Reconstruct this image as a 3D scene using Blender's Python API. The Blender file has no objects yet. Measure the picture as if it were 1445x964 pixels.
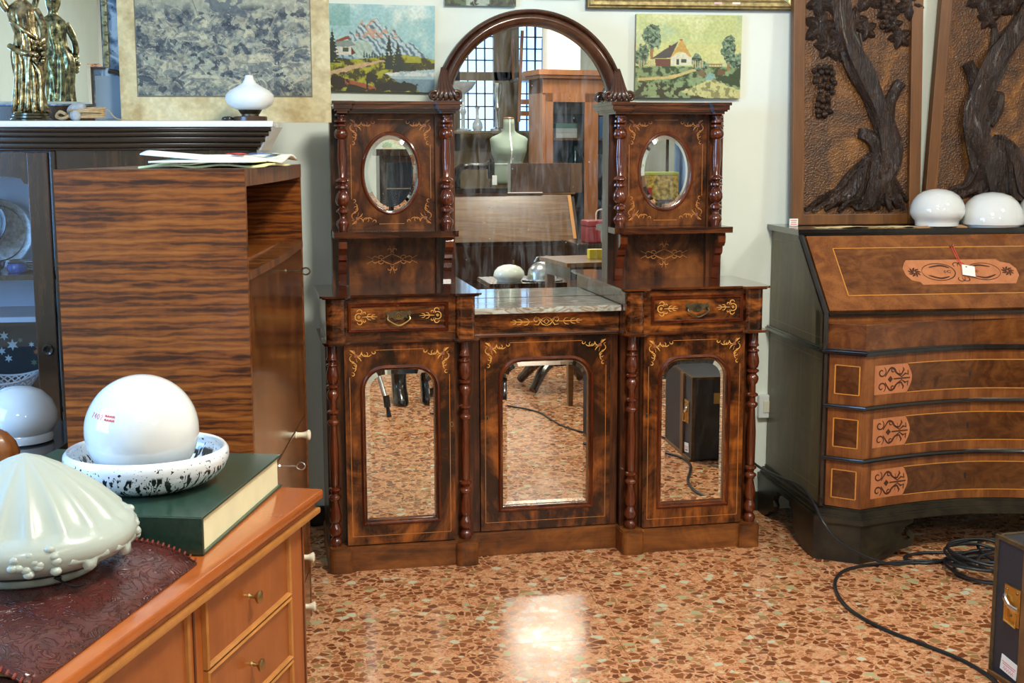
import bpy, bmesh, math, random
import numpy as np
from mathutils import Vector, Matrix
random.seed(7)
PI = math.pi
sc = bpy.context.scene
COL = sc.collection

# ------------------------------------------------------------ camera
cam_d = bpy.data.cameras.new('camera'); cam = bpy.data.objects.new('camera', cam_d); COL.objects.link(cam)
def set_camera(f, pitch, roll, yaw, pos):
    s, c = math.sin(yaw), math.cos(yaw)
    fw = Vector((s*math.cos(pitch), c*math.cos(pitch), -math.sin(pitch)))
    rt = Vector((c, -s, 0)); up = rt.cross(fw)
    r2 = rt*math.cos(roll)+up*math.sin(roll); u2 = -rt*math.sin(roll)+up*math.cos(roll)
    m = Matrix((( r2.x, u2.x, -fw.x, pos[0]), (r2.y, u2.y, -fw.y, pos[1]), (r2.z, u2.z, -fw.z, pos[2]), (0, 0, 0, 1)))
    cam.matrix_world = m
    cam_d.sensor_width = 36; cam_d.lens = f*36/1445; cam_d.clip_start = .05
set_camera(1824.95, .1468, -.0028, .1958, (-.9881, -4.2718, 1.4256))
sc.camera = cam

# ------------------------------------------------------------ world, lights, exposure
world = bpy.data.worlds.new('daylight'); sc.world = world; world.use_nodes = True
wb = world.node_tree.nodes['Background']; wb.inputs[0].default_value = (.45, .68, 1, 1); wb.inputs[1].default_value = 2.6
def area_light(name, loc, target, size, power, color, sy=None):
    d = bpy.data.lights.new(name, 'AREA'); d.energy = power; d.color = color
    d.shape = 'RECTANGLE' if sy else 'SQUARE'; d.size = size
    if sy: d.size_y = sy
    o = bpy.data.objects.new(name, d); COL.objects.link(o); o.location = loc
    o.rotation_euler = (Vector(target)-Vector(loc)).to_track_quat('-Z', 'Y').to_euler()
    return o
area_light('ceiling_and_fill_light', (.10, -2.6, 2.98), (.05, -.6, .6), .5, 92, (1, .95, .82))
area_light('ceiling_and_fill_light', (2.3, -2.0, 2.98), (.8, .2, 1.2), .4, 26, (1, .96, .84))
area_light('ceiling_and_fill_light', (-1.3, -5.4, 2.98), (-1.6, -5.6, .6), .5, 60, (.86, .96, 1))  # added unseen fill, brightens the wall reflected in the stepped mirror
area_light('ceiling_and_fill_light', (1.5, -5.0, 2.98), (1.4, -6.2, .8), .6, 55, (1, .93, .80))  # added fill for the desk and bookcase reflected in the big mirror
area_light('ceiling_and_fill_light', (1.5, -6.5, 2.98), (1.4, -6.3, 0), .6, 58, (1, .95, .86))  # added lamp, placed to make the bright patch on the floor
area_light('window_daylight', (-3.30, -2.3, 1.75), (-.8, -.2, 1.1), 1.5, 88, (.26, .56, 1), 1.5)
sc.view_settings.view_transform = 'Standard'; sc.view_settings.look = 'None'
sc.view_settings.exposure = 0.1; sc.view_settings.gamma = 1; sc.view_settings.use_curve_mapping = False
sc.cycles.use_denoising = True
sc.cycles.max_bounces = 10; sc.cycles.diffuse_bounces = 4; sc.cycles.glossy_bounces = 6; sc.cycles.transmission_bounces = 8
sc.cycles.sample_clamp_indirect = 8; sc.cycles.caustics_reflective = True; sc.cycles.caustics_refractive = False
sc.cycles.blur_glossy = .3

# ------------------------------------------------------------ materials
def new_mat(name):
    m = bpy.data.materials.new(name); m.use_nodes = True
    return m, m.node_tree, m.node_tree.nodes['Principled BSDF']
def setp(b, **k):
    names = dict(rough='Roughness', metal='Metallic', coat='Coat Weight', coatr='Coat Roughness', trans='Transmission Weight', ior='IOR', sss='Subsurface Weight', spec='Specular IOR Level', alpha='Alpha')
    for n, v in k.items(): b.inputs[names[n]].default_value = v
def N(nt, t, **k):
    n = nt.nodes.new(t)
    for a, v in k.items():
        if a in n.inputs: n.inputs[a].default_value = v
        else: setattr(n, a, v)
    return n
def ramp(nt, fac, cols, interp='LINEAR'):
    r = nt.nodes.new('ShaderNodeValToRGB'); r.color_ramp.interpolation = interp
    e = r.color_ramp.elements
    while len(e) < len(cols): e.new(.5)
    for i, (p, c) in enumerate(cols): e[i].position = p; e[i].color = (*c[:3], 1)
    nt.links.new(fac, r.inputs[0]); return r.outputs[0]
def mix(nt, fac, a, b, mode='MIX'):
    n = nt.nodes.new('ShaderNodeMix'); n.data_type = 'RGBA'; n.blend_type = mode
    for s, v in ((0, fac), (6, a), (7, b)):
        if isinstance(v, bpy.types.NodeSocket): nt.links.new(v, n.inputs[s])
        else: n.inputs[s].default_value = v if s == 0 else (*v[:3], 1)
    return n.outputs[2]
def math_n(nt, op, a, b=0.0):
    n = nt.nodes.new('ShaderNodeMath'); n.operation = op
    for i, v in enumerate((a, b)):
        if isinstance(v, bpy.types.NodeSocket): nt.links.new(v, n.inputs[i])
        else: n.inputs[i].default_value = v
    return n.outputs[0]
def coords(nt, scale=(1, 1, 1), rot=(0, 0, 0), loc=(0, 0, 0)):
    tc = nt.nodes.new('ShaderNodeTexCoord'); mp = nt.nodes.new('ShaderNodeMapping')
    mp.inputs['Scale'].default_value = scale; mp.inputs['Rotation'].default_value = rot; mp.inputs['Location'].default_value = loc
    nt.links.new(tc.outputs['Object'], mp.inputs[0]); return mp.outputs[0]
def noise_tex(nt, vec, scale, detail=4, dist=0, rough=.55):
    n = N(nt, 'ShaderNodeTexNoise', Scale=scale, Detail=detail, Distortion=dist, Roughness=rough)
    nt.links.new(vec, n.inputs['Vector']); return n.outputs['Fac']
def bump(nt, b, h, strength=.2, dist=.005):
    n = N(nt, 'ShaderNodeBump', Strength=strength, Distance=dist); nt.links.new(h, n.inputs['Height']); nt.links.new(n.outputs[0], b.inputs['Normal'])
def plain(name, col, rough=.5, metal=0, coat=0, var=0.0, vscale=20, bumps=0.0, **k):
    m, nt, b = new_mat(name); setp(b, rough=rough, metal=metal, coat=coat, **k)
    f = noise_tex(nt, coords(nt), vscale, 5)
    c = ramp(nt, f, [(.3, tuple(x*(1-var) for x in col)), (.7, tuple(min(1, x*(1+var)) for x in col))])
    nt.links.new(c, b.inputs['Base Color'])
    if bumps: bump(nt, b, f, bumps, .003)
    return m
def wood(name, cols, axis='x', scale=1.0, stretch=9, burr=0.0, rough=.28, coat=.3, dist=1.2, fine=.3, bscale=8, loc=(0, 0, 0)):
    m, nt, b = new_mat(name); setp(b, rough=rough, coat=coat, coatr=.12)
    s = [stretch*scale]*3; s['xyz'.index(axis)] = scale
    v = coords(nt, tuple(s), loc=loc)
    f = noise_tex(nt, v, 2.2, 5, dist)
    s2 = [70*scale]*3; s2['xyz'.index(axis)] = 4*scale
    g = noise_tex(nt, coords(nt, tuple(s2)), 2.5, 3, 0)
    fac = math_n(nt, 'ADD', math_n(nt, 'MULTIPLY', f, 1-fine), math_n(nt, 'MULTIPLY', g, fine))
    if burr:
        h = noise_tex(nt, coords(nt, loc=loc), bscale, 6, 2.5, .6)
        fac = math_n(nt, 'ADD', math_n(nt, 'MULTIPLY', fac, 1-burr), math_n(nt, 'MULTIPLY', h, burr))
    nt.links.new(ramp(nt, fac, cols), b.inputs['Base Color'])
    bump(nt, b, g, .04, .001)
    return m
BURR = [(.38, (.006, .003, .0015)), (.46, (.040, .011, .003)), (.53, (.15, .043, .009)), (.62, (.37, .108, .016)), (.76, (.50, .185, .035))]
BURRD = [(.36, (.006, .002, .0015)), (.46, (.034, .009, .003)), (.57, (.115, .032, .008)), (.74, (.25, .080, .019))]
RED = [(.3, (.040, .007, .003)), (.5, (.11, .021, .006)), (.7, (.20, .050, .012))]
PLI = [(.36, (.03, .010, .003)), (.5, (.15, .046, .008)), (.66, (.30, .102, .018))]
M_burr = wood('burr_walnut_door', BURR, 'z', 1.0, 2.6, .45, .24, .18, 2.2, .14, 4.2)
M_burr2 = wood('burr_walnut_panel', [(.36, (.018, .005, .002)), (.47, (.080, .022, .005)), (.57, (.20, .062, .013)), (.72, (.33, .115, .026))], 'z', 1.0, 3, .5, .26, .18, 2.0, .14, 5.5)
M_front = wood('walnut_frieze', BURR, 'x', 1.0, 6, .3, .22, .5, 2.0, .2, 9)
M_dark = wood('dark_walnut_carcase', BURRD, 'z', 1.0, 7, .15, .28, .35, 1.4, .25)
M_red = wood('turned_mahogany', RED, 'z', 1.3, 5, .1, .13, .8, .8, .2)
M_cor = wood('cornice_walnut', BURRD, 'x', 1.0, 8, .1, .22, .5, 1.4, .25)
M_arch = wood('arch_walnut', [(.3, (.022, .008, .004)), (.5, (.065, .024, .011)), (.7, (.135, .056, .026))], 'x', 1.0, 2, .3, .20, .5, 1, .2)
M_pli = wood('plinth_walnut', PLI, 'x', 1.0, 6, .35, .42, .03, 1.4, .2)
M_top = wood('polished_walnut_top', BURRD, 'x', 1.0, 8, .2, .07, .9, 1.2, .25)
M_inlay = plain('satinwood_inlay', (.80, .42, .10), .35, 0, .3, .15, 60)
M_inlayd = plain('faded_inlay', (.56, .22, .05), .35, 0, .3, .15, 60)
M_inlayr = plain('red_inlay', (.30, .10, .06), .35, 0, .3, .15, 60)
M_brass = plain('aged_brass', (.40, .29, .12), .35, 1, 0, .25, 40)
M_brassd = plain('tarnished_brass', (.16, .14, .09), .42, 1, 0, .3, 60)
M_gold = plain('gilt_metal', (.75, .50, .15), .3, 1, 0, .2, 40)
M_black = plain('ebonised_wood', (.012, .010, .009), .2, 0, .5, .4, 30)
M_blackmat = plain('black_matt', (.012, .012, .014), .5, 0, 0, .3, 40)
M_rubber = plain('black_rubber_cable', (.010, .013, .016), .38, 0, 0, .3, 80)
M_white = plain('opal_glass', (.74, .78, .78), .07, 0, .6, .02, 10, sss=0.0)
M_whitem = plain('matt_opal_glass', (.76, .80, .80), .32, 0, 0, .02, 10)
M_card = plain('white_card', (.85, .85, .78), .6, 0, 0, .05, 40)
M_redink = plain('red_ink', (.75, .06, .05), .6)
M_bone = plain('bone_knob', (.85, .78, .60), .3, 0, .2, .1, 60)
M_steel = plain('bright_steel', (.6, .62, .62), .25, 1, 0, .15, 40)

def mirror_mat(name, tint=(.86, .92, .93), haze=.05):
    m, nt, b = new_mat(name); setp(b, metal=1, rough=.0)
    b.inputs['Base Color'].default_value = (*tint, 1)
    d = nt.nodes.new('ShaderNodeBsdfDiffuse'); d.inputs[0].default_value = (.6, .68, .75, 1)
    v = coords(nt, (9, 9, 1.6), (0, .6, 0)); f = noise_tex(nt, v, 3, 6, 1.5)
    f2 = noise_tex(nt, coords(nt), 70, 2)
    h = math_n(nt, 'ADD', ramp(nt, f, [(.45, (0, 0, 0)), (.8, (haze*2.2,)*3)]), ramp(nt, f2, [(.74, (0, 0, 0)), (.77, (haze*4,)*3)]))
    mx = nt.nodes.new('ShaderNodeMixShader'); nt.links.new(h, mx.inputs[0]); nt.links.new(b.outputs[0], mx.inputs[1]); nt.links.new(d.outputs[0], mx.inputs[2])
    nt.links.new(mx.outputs[0], nt.nodes['Material Output'].inputs[0]); return m
M_mirror = mirror_mat('old_mirror', haze=.085)
M_mirror2 = mirror_mat('door_mirror', (.88, .86, .78), .012)
def glass_mat(name, tint=(.94, .97, 1), refl=.0):
    m, nt, b = new_mat(name)
    t = nt.nodes.new('ShaderNodeBsdfTransparent'); t.inputs[0].default_value = (*tint, 1)
    g = nt.nodes.new('ShaderNodeBsdfGlossy'); g.inputs['Roughness'].default_value = .02
    fr = N(nt, 'ShaderNodeFresnel', IOR=1.5); mx = nt.nodes.new('ShaderNodeMixShader')
    f = math_n(nt, 'ADD', fr.outputs[0], refl*.3)
    nt.links.new(f, mx.inputs[0]); nt.links.new(t.outputs[0], mx.inputs[1]); nt.links.new(g.outputs[0], mx.inputs[2])
    nt.links.new(mx.outputs[0], nt.nodes['Material Output'].inputs[0]); nt.nodes.remove(b); return m
M_glass = glass_mat('window_glass')

def marble(name, base, veins, scale=6, rough=.08, dist=2.5):
    m, nt, b = new_mat(name); setp(b, rough=rough, coat=.4)
    v = coords(nt, (.55, 2.0, 2.0), (0, 0, .08)); f = noise_tex(nt, v, scale, 7, dist)
    nt.links.new(ramp(nt, f, [(.25, veins[0]), (.42, base), (.5, veins[1]), (.56, base), (.68, veins[2]), (.8, base)]), b.inputs['Base Color'])
    return m
M_marble = marble('breccia_marble', (.50, .54, .50), [(.13, .16, .16), (.30, .19, .11), (.74, .76, .70)], 9)
M_cmarble = marble('white_marble', (.82, .84, .82), [(.6, .65, .68), (.76, .79, .78), (.7, .74, .75)], 4, .15)

def terrazzo():
    m, nt, b = new_mat('terrazzo'); setp(b, rough=.2, coat=.15, coatr=.1)
    tc = nt.nodes.new('ShaderNodeNewGeometry'); pos = tc.outputs['Position']
    nz = N(nt, 'ShaderNodeTexNoise', Scale=26, Detail=2); nt.links.new(pos, nz.inputs['Vector'])
    vm = N(nt, 'ShaderNodeVectorMath', operation='MULTIPLY_ADD'); nt.links.new(nz.outputs['Color'], vm.inputs[0]); vm.inputs[1].default_value = (.014, .014, 0); nt.links.new(pos, vm.inputs[2])
    p = vm.outputs[0]
    def layer(scale, thr, soft):
        e = N(nt, 'ShaderNodeTexVoronoi', feature='DISTANCE_TO_EDGE', Scale=scale); nt.links.new(p, e.inputs['Vector'])
        c = N(nt, 'ShaderNodeTexVoronoi', feature='F1', Scale=scale); nt.links.new(p, c.inputs['Vector'])
        sep = nt.nodes.new('ShaderNodeSeparateColor'); nt.links.new(c.outputs['Color'], sep.inputs[0])
        edge = ramp(nt, e.outputs['Distance'], [(thr, (0, 0, 0)), (thr+soft, (1, 1, 1))])
        return edge, sep.outputs[0], sep.outputs[1]
    base = ramp(nt, noise_tex(nt, pos, 45, 3), [(.3, (.70, .31, .145)), (.7, (.84, .43, .23))])
    e2, a2, b2 = layer(90, .06, .04)
    col2 = ramp(nt, a2, [(0, (.27, .085, .030)), (.35, (.40, .15, .055)), (.6, (.58, .27, .12)), (.85, (.66, .38, .19)), (.95, (.68, .62, .38))])
    base = mix(nt, math_n(nt, 'MULTIPLY', e2, .75), base, col2)
    e1, a1, b1 = layer(36, .07, .03)
    keep = ramp(nt, b1, [(.32, (0, 0, 0)), (.34, (1, 1, 1))])
    col1 = ramp(nt, a1, [(0, (.19, .056, .018)), (.3, (.27, .085, .027)), (.5, (.34, .12, .040)), (.62, (.36, .21, .08)), (.75, (.29, .10, .034)), (.9, (.46, .45, .24)), (.95, (.62, .64, .46))], 'CONSTANT')
    base = mix(nt, math_n(nt, 'MULTIPLY', e1, keep), base, col1)
    nt.links.new(base, b.inputs['Base Color'])
    r = ramp(nt, noise_tex(nt, pos, 6, 4), [(.3, (.16,)*3), (.7, (.30,)*3)]); nt.links.new(r, b.inputs['Roughness'])
    return m
M_floor = terrazzo()
M_wall = plain('painted_plaster', (.82, .90, .82), .6, 0, 0, .03, 3, .03)
M_skirt = plain('dark_skirting', (.016, .014, .012), .4, 0, 0, .3)
M_ceil = plain('ceiling_paint', (.75, .75, .72), .7, 0, 0, .03)

# ------------------------------------------------------------ mesh helpers
def add_box(bm, x0, x1, y0, y1, z0, z1, bev=0, M=None):
    r = bmesh.ops.create_cube(bm, size=1); vs = r['verts']
    for v in vs: v.co = Vector((x0+(v.co.x+.5)*(x1-x0), y0+(v.co.y+.5)*(y1-y0), z0+(v.co.z+.5)*(z1-z0)))
    if bev:
        es = list({e for v in vs for e in v.link_edges})
        q = bmesh.ops.bevel(bm, geom=es, offset=bev, segments=2, affect='EDGES', profile=.6); vs = q['verts']+[v for v in vs if v.is_valid]
    if M is not None:
        for v in set(vs): v.co = M @ v.co
def loft(bm, loops, closed=True, cap0=False, cap1=False):
    L = [[bm.verts.new(p) for p in lp] for lp in loops]; n = len(L[0])
    for a, b in zip(L, L[1:]):
        for i in range(n if closed else n-1):
            j = (i+1) % n
            try: bm.faces.new((a[i], a[j], b[j], b[i]))
            except ValueError: pass
    if cap0: bm.faces.new(L[0][::-1])
    if cap1: bm.faces.new(L[-1])
    return L
def prism(bm, poly, z0, z1, inset=None):          # poly in xy, extruded in z
    loops = [[(x, y, z0) for x, y in poly], [(x, y, z1) for x, y in poly]]
    loft(bm, loops, True, True, True)
def prism_axis(bm, poly, a0, a1, axis='x'):       # poly in the other two axes
    f = {'x': lambda a, p: (a, p[0], p[1]), 'y': lambda a, p: (p[0], a, p[1])}[axis]
    loft(bm, [[f(a0, p) for p in poly], [f(a1, p) for p in poly]], True, True, True)
def lathe(bm, prof, seg=20, c=(0, 0, 0), M=None):
    loops = []
    for r, z in prof:
        loops.append([Vector((c[0]+max(r, 1e-4)*math.cos(2*PI*i/seg), c[1]+max(r, 1e-4)*math.sin(2*PI*i/seg), c[2]+z)) for i in range(seg)])
    if M is not None: loops = [[M @ p for p in l] for l in loops]
    loft(bm, loops, True, True, True)
def catmull(pts, n=6, closed=False):
    P = [Vector(p) for p in pts]; out = []
    m = len(P)
    for i in range(m if closed else m-1):
        g = (lambda k: P[k % m]) if closed else (lambda k: P[min(max(k, 0), m-1)])
        p0, p1, p2, p3 = g(i-1), g(i), g(i+1), g(i+2)
        for k in range(n):
            t = k/n
            out.append(.5*((2*p1)+(p2-p0)*t+(2*p0-5*p1+4*p2-p3)*t*t+(3*p1-p0-3*p2+p3)*t**3))
    if not closed: out.append(P[-1])
    return out
def tube(bm, pts, r, seg=8, closed=False, flat=None, cap=True):
    P = [Vector(p) for p in pts]; n = len(P); R = r if isinstance(r, (list, tuple)) else [r]*n
    loops = []; u = None
    for i in range(n):
        t = (P[(i+1) % n]-P[i-1]) if closed else (P[min(i+1, n-1)]-P[max(i-1, 0)])
        if t.length < 1e-9: t = Vector((0, 0, 1))
        t.normalize()
        if u is None:
            u = t.orthogonal().normalized()
        u = (u-t*u.dot(t)).normalized() if (u-t*u.dot(t)).length > 1e-6 else t.orthogonal().normalized()
        w = t.cross(u)
        lp = []
        for k in range(seg):
            a = 2*PI*k/seg; o = (u*math.cos(a)+w*math.sin(a))*R[i]
            if flat: o = Vector((o.x*flat[0], o.y*flat[1], o.z*flat[2]))
            lp.append(P[i]+o)
        loops.append(lp)
    if closed: loops.append(loops[0]); cap = False
    loft(bm, loops, True, cap, cap)
def ribbon(bm, pts, w, to3, lift=0.0):            # flat strip, w = width or list; to3 maps (u, v) to 3D
    n = len(pts); W = w if isinstance(w, (list, tuple)) else [w]*n
    a, b = [], []
    for i in range(n):
        x0, y0 = pts[max(i-1, 0)][:2]; x1, y1 = pts[min(i+1, n-1)][:2]
        dx, dy = x1-x0, y1-y0; l = math.hypot(dx, dy) or 1
        nx, ny = -dy/l*W[i]/2, dx/l*W[i]/2
        a.append(bm.verts.new(to3(pts[i][0]+nx, pts[i][1]+ny))); b.append(bm.verts.new(to3(pts[i][0]-nx, pts[i][1]-ny)))
    for i in range(n-1): bm.faces.new((a[i], a[i+1], b[i+1], b[i]))
def flatpoly(bm, pts, to3):
    bm.faces.new([bm.verts.new(to3(u, v)) for u, v in pts])
def spiral(cx, cy, r0, r1, a0, a1, n=12):
    return [(cx+(r0+(r1-r0)*i/n)*math.cos(math.radians(a0+(a1-a0)*i/n)), cy+(r0+(r1-r0)*i/n)*math.sin(math.radians(a0+(a1-a0)*i/n))) for i in range(n+1)]
def taper(n, w0, w1=None, tip=.2): return [max(w0*(1-abs(2*i/(n-1)-1)**2*(1-tip)), w0*tip) for i in range(n)]
def obj(name, bm, m, parent=None, off=None, smooth=False, loc=None, kind=None, label=None, sharp=35):
    bmesh.ops.recalc_face_normals(bm, faces=bm.faces)
    if off is not None:
        for v in bm.verts: v.co -= Vector(off)
    me = bpy.data.meshes.new(name); bm.to_mesh(me); bm.free()
    if smooth:
        for p in me.polygons: p.use_smooth = True
        if sharp:
            try: me.set_sharp_from_angle(angle=math.radians(sharp))
            except Exception: pass
    o = bpy.data.objects.new(name, me); COL.objects.link(o)
    for x in (m if isinstance(m, (list, tuple)) else [m]): me.materials.append(x)
    if parent: o.parent = parent
    if loc: o.location = loc
    if kind: o['kind'] = kind
    if label: o['label'] = label
    return o
def thing(name, label, cat, loc=(0, 0, 0), rotz=0, group=None):
    o = bpy.data.objects.new(name, None); COL.objects.link(o); o.empty_display_size = .05
    o.location = loc; o.rotation_euler = (0, 0, rotz); o['label'] = label; o['category'] = cat
    if group: o['group'] = group
    return o
def tag(o, label, cat, group=None):
    o['label'] = label; o['category'] = cat
    if group: o['group'] = group
    return o
def copy_tree(o, parent=None):
    c = o.copy(); COL.objects.link(c); c.parent = parent
    for ch in list(o.children): copy_tree(ch, c)
    return c
def BM(): return bmesh.new()

# ------------------------------------------------------------ the setting
TW = .08                                           # the back wall stands at a slight angle to the sideboard
def wall_pt(x, z, out=0.0):                        # point on the back wall, out = distance into the room
    y = .545-TW*x
    return Vector((x-out*TW, y-out, z))
bm = BM()
X0, X1, Y1, H = -3.4, 4.2, -9.0, 3.1
a, b_ = wall_pt(X0, 0), wall_pt(X1, 0)
loft(bm, [[(a.x, a.y, 0), (b_.x, b_.y, 0), (b_.x, b_.y+.15, 0), (a.x, a.y+.15, 0)], [(a.x, a.y, H), (b_.x, b_.y, H), (b_.x, b_.y+.15, H), (a.x, a.y+.15, H)]], True, True, True)
obj('wall_back', bm, M_wall, kind='structure')
bm = BM(); add_box(bm, X0-.15, X0, -9.2, -3.1, 0, H); add_box(bm, X0-.15, X0, -1.5, 1.0, 0, H); add_box(bm, X0-.15, X0, -3.1, -1.5, 0, .95); add_box(bm, X0-.15, X0, -3.1, -1.5, 2.55, H); obj('wall_left', bm, M_wall, kind='structure')
bm = BM(); add_box(bm, X1, X1+.15, -9.2, 1.0, 0, H); obj('wall_right', bm, M_wall, kind='structure')
bm = BM(); add_box(bm, X0, 1.0, Y1-.15, Y1, 0, H); add_box(bm, 2.45, X1, Y1-.15, Y1, 0, H); add_box(bm, 1.0, 2.45, Y1-.15, Y1, 2.95, H); obj('wall_front', bm, M_wall, kind='structure')
bm = BM(); add_box(bm, X0-.15, X1+.15, -9.2, 1.0, H, H+.1); obj('ceiling', bm, M_ceil, kind='structure')
# floor: a slab with terrazzo tiles laid on it one by one where they can be told apart
bm = BM(); add_box(bm, X0-.15, X1+.15, -9.2, 1.0, -.12, -.0025); floor = obj('floor', bm, M_floor, kind='structure')
tr = .055; TS = .4; tcx, tcy = math.cos(tr), math.sin(tr)
bm = BM(); g = TS/2-.0009
add_box(bm, -g, g, -g, g, -.004, 0); tile_me = None
def tile_ok(x, y):
    near = -1.5 < x < 1.9 and -3.0 < y < .75
    return near and y < .40-TW*x
tmeshes = None; rest = BM(); nt_ = 0
for i in range(-11, 14):
    for j in range(-24, 4):
        u, v = (i+.5)*TS-.335, (j+.5)*TS+.05
        x, y = u*tcx+v*tcy, -u*tcy*0-u*tcy+v*tcx
        if not (X0+.3 < x < X1-.3 and Y1+.3 < y < .5-TW*x): continue
        if tile_ok(x, y):
            if tmeshes is None:
                o = obj('tile', bm, M_floor, floor); tmeshes = o.data
            else:
                o = bpy.data.objects.new('tile', tmeshes); COL.objects.link(o); o.parent = floor
            o.location = (x, y, random.uniform(-.0002, .0002)); o.rotation_euler = (0, 0, -tr); nt_ += 1
        else:
            add_box(rest, -g, g, -g, g, -.004, 0, M=Matrix.Translation((x, y, 0)) @ Matrix.Rotation(-tr, 4, 'Z'))
obj('far_tiles', rest, M_floor, floor, kind='stuff')
# skirting along the back wall, in two runs
for n, xa, xb in (('baseboard_left', -2.2, -.72), ('baseboard_right', .70, 1.0)):
    bm = BM(); p, q = wall_pt(xa, 0, .012), wall_pt(xb, 0, .012); r, s = wall_pt(xa, 0, 0), wall_pt(xb, 0, 0)
    loft(bm, [[(k.x, k.y, 0) for k in (p, q, s, r)], [(k.x, k.y, .075) for k in (p, q, s, r)]], True, True, True)
    obj(n, bm, M_skirt, kind='structure')
# window in the left wall
win = obj('window_1', (lambda b: (add_box(b, X0-.1, X0-.02, -3.1, -3.04, .95, 2.55), add_box(b, X0-.1, X0-.02, -1.56, -1.5, .95, 2.55), add_box(b, X0-.1, X0-.02, -3.1, -1.5, .95, 1.01), add_box(b, X0-.1, X0-.02, -3.1, -1.5, 2.49, 2.55), add_box(b, X0-.1, X0-.02, -2.33, -2.27, .95, 2.55), b)[-1])(BM()), M_white, kind='structure')
bm = BM(); add_box(bm, X0-.065, X0-.06, -3.05, -1.55, 1.0, 2.5); obj('pane', bm, M_glass, win)

# ------------------------------------------------------------ path helpers for doors and mirrors (xz plane)
def arch_path(cx, half, z0, z1, r, n=7):
    p = [(cx-half, z0), (cx-half*.33, z0), (cx+half*.33, z0), (cx+half, z0), (cx+half, z0+(z1-r-z0)*.5)]
    p += [(cx+half-r+r*math.cos(PI/2*i/n), z1-r+r*math.sin(PI/2*i/n)) for i in range(n+1)]
    p += [(cx-half+r-r*math.sin(PI/2*i/n), z1-r+r*math.cos(PI/2*i/n)) for i in range(n+1)]
    p += [(cx-half, z0+(z1-r-z0)*.5)]
    return p
def oval_path(cx, cz, a, b, n=56): return [(cx+a*math.cos(2*PI*i/n), cz+b*math.sin(2*PI*i/n)) for i in range(n)]
def rect_for(path, cx, cz, x0, x1, z0, z1):       # rectangle points that pair with a closed path seen from its centre
    out = []
    for x, z in path:
        dx, dz = x-cx, z-cz
        t = min([((x1 if dx > 0 else x0)-cx)/dx if abs(dx) > 1e-9 else 1e9, ((z1 if dz > 0 else z0)-cz)/dz if abs(dz) > 1e-9 else 1e9])
        out.append([cx+dx*t, cz+dz*t])
    for c in ((x0, z0), (x1, z0), (x1, z1), (x0, z1)):
        k = min(range(len(out)), key=lambda i: (out[i][0]-c[0])**2+(out[i][1]-c[1])**2); out[k] = list(c)
    return [tuple(p) for p in out]
def at_y(path, y): return [(x, y, z) for x, z in path]
def stringing(bm, path, w, to3, closed=True):
    pts = list(path)+([path[0], path[1]] if closed else [])
    ribbon(bm, pts, w, to3)

# corner scroll of inlay: u, v run from the corner inward along the two edges, about .09 each
CORNER = []
def _c(p, w, m='l'): CORNER.append((p, w, m))
_c(spiral(.030, .012, .012, .010, 200, 20, 8)+spiral(.055, .014, .014, .004, 200, -60, 10), .0034)
_c(spiral(.060, .010, .016, .012, 30, 150, 8), .0036); _c(spiral(.083, .010, .008, .003, 190, -60, 8), .003)
_c(spiral(.012, .030, .010, .012, 250, 70, 8)+spiral(.014, .058, .013, .004, 250, 520, 10), .0034)
_c(spiral(.008, .062, .015, .012, 60, -60, 8), .0036); _c(spiral(.010, .085, .008, .003, 260, 500, 8), .003)
_c([(.024, .024), (.034, .030), (.040, .040)], .004); _c([(.030, .022), (.042, .026)], .003); _c([(.022, .030), (.026, .044)], .003)
_c([(.002, .002), (.010, .006), (.016, .014)], .006); _c([(.014, .002), (.018, .010)], .004); _c([(.002, .014), (.010, .018)], .004)
def corner_inlay(bm, bmr, ox, oz, sx, sz, y, k=1.0):
    to3 = lambda u, v: (ox+sx*u*k, y, oz+sz*v*k)
    for p, w, m in CORNER: ribbon(bm, p, [w*q for q in taper(len(p), 1, tip=.35)], to3)
    flatpoly(bmr, [(.016, .016), (.027, .016), (.027, .027), (.016, .027)], lambda u, v: (ox+sx*u*k, y-.0001, oz+sz*v*k))
def motif_h(bm, to3, k=1.0):                       # drawer motif: a ring with curls and a stem pointing to +u, about .09 long
    L = [(spiral(0, 0, .012, .012, 40, 320, 14), .0032), (spiral(.004, .016, .010, .004, 180, -80, 10), .003), (spiral(.004, -.016, .010, .004, 180, 440, 10), .003),
         ([(.010, 0), (.03, .001), (.058, 0)], .0034), ([(.024, 0), (.030, .008), (.038, .010)], .0026), ([(.024, 0), (.030, -.008), (.038, -.010)], .0026),
         ([(.038, 0), (.044, .006), (.052, .007)], .0024), ([(.038, 0), (.044, -.006), (.052, -.007)], .0024),
         (spiral(.0, 0, .005, .001, 0, 500, 12), .0022), ([(-.014, 0), (-.008, 0)], .006), (spiral(.018, .012, .006, .002, 220, -60, 8), .0024), (spiral(.018, -.012, .006, .002, 140, 420, 8), .0024)]
    for p, w in L: ribbon(bm, [(u*k, v*k) for u, v in p], [w*k*q for q in taper(len(p), 1, tip=.4)], to3)
def motif_diamond(bm, to3, a=.09, b=.055):
    for s in (1, -1):
        for t in (1, -1):
            for p, w in (([(0, b*.35), (a*.25, b*.18), (a*.45, 0)], .004), (spiral(a*.48, b*.10, .014, .004, 200, -40, 9), .0032), ([(a*.4, b*.05), (a*.7, b*.22), (a*.82, b*.08)], .004),
                         ([(a*.75, .002), (a, b*.25)], .004), (spiral(a*.14, b*.58, .012, .003, 240, 0, 8), .0032), ([(0, b*.5), (a*.10, b*.9)], .004), ([(.0, b*.62), (.0, b)], .003), ([(0, 0), (.010, .0)], .004), ([(0, 0), (0, .010)], .004)):
                ribbon(bm, [(s*u, t*v) for u, v in p], [w*q for q in taper(len(p), 1, tip=.4)], to3)

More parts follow.
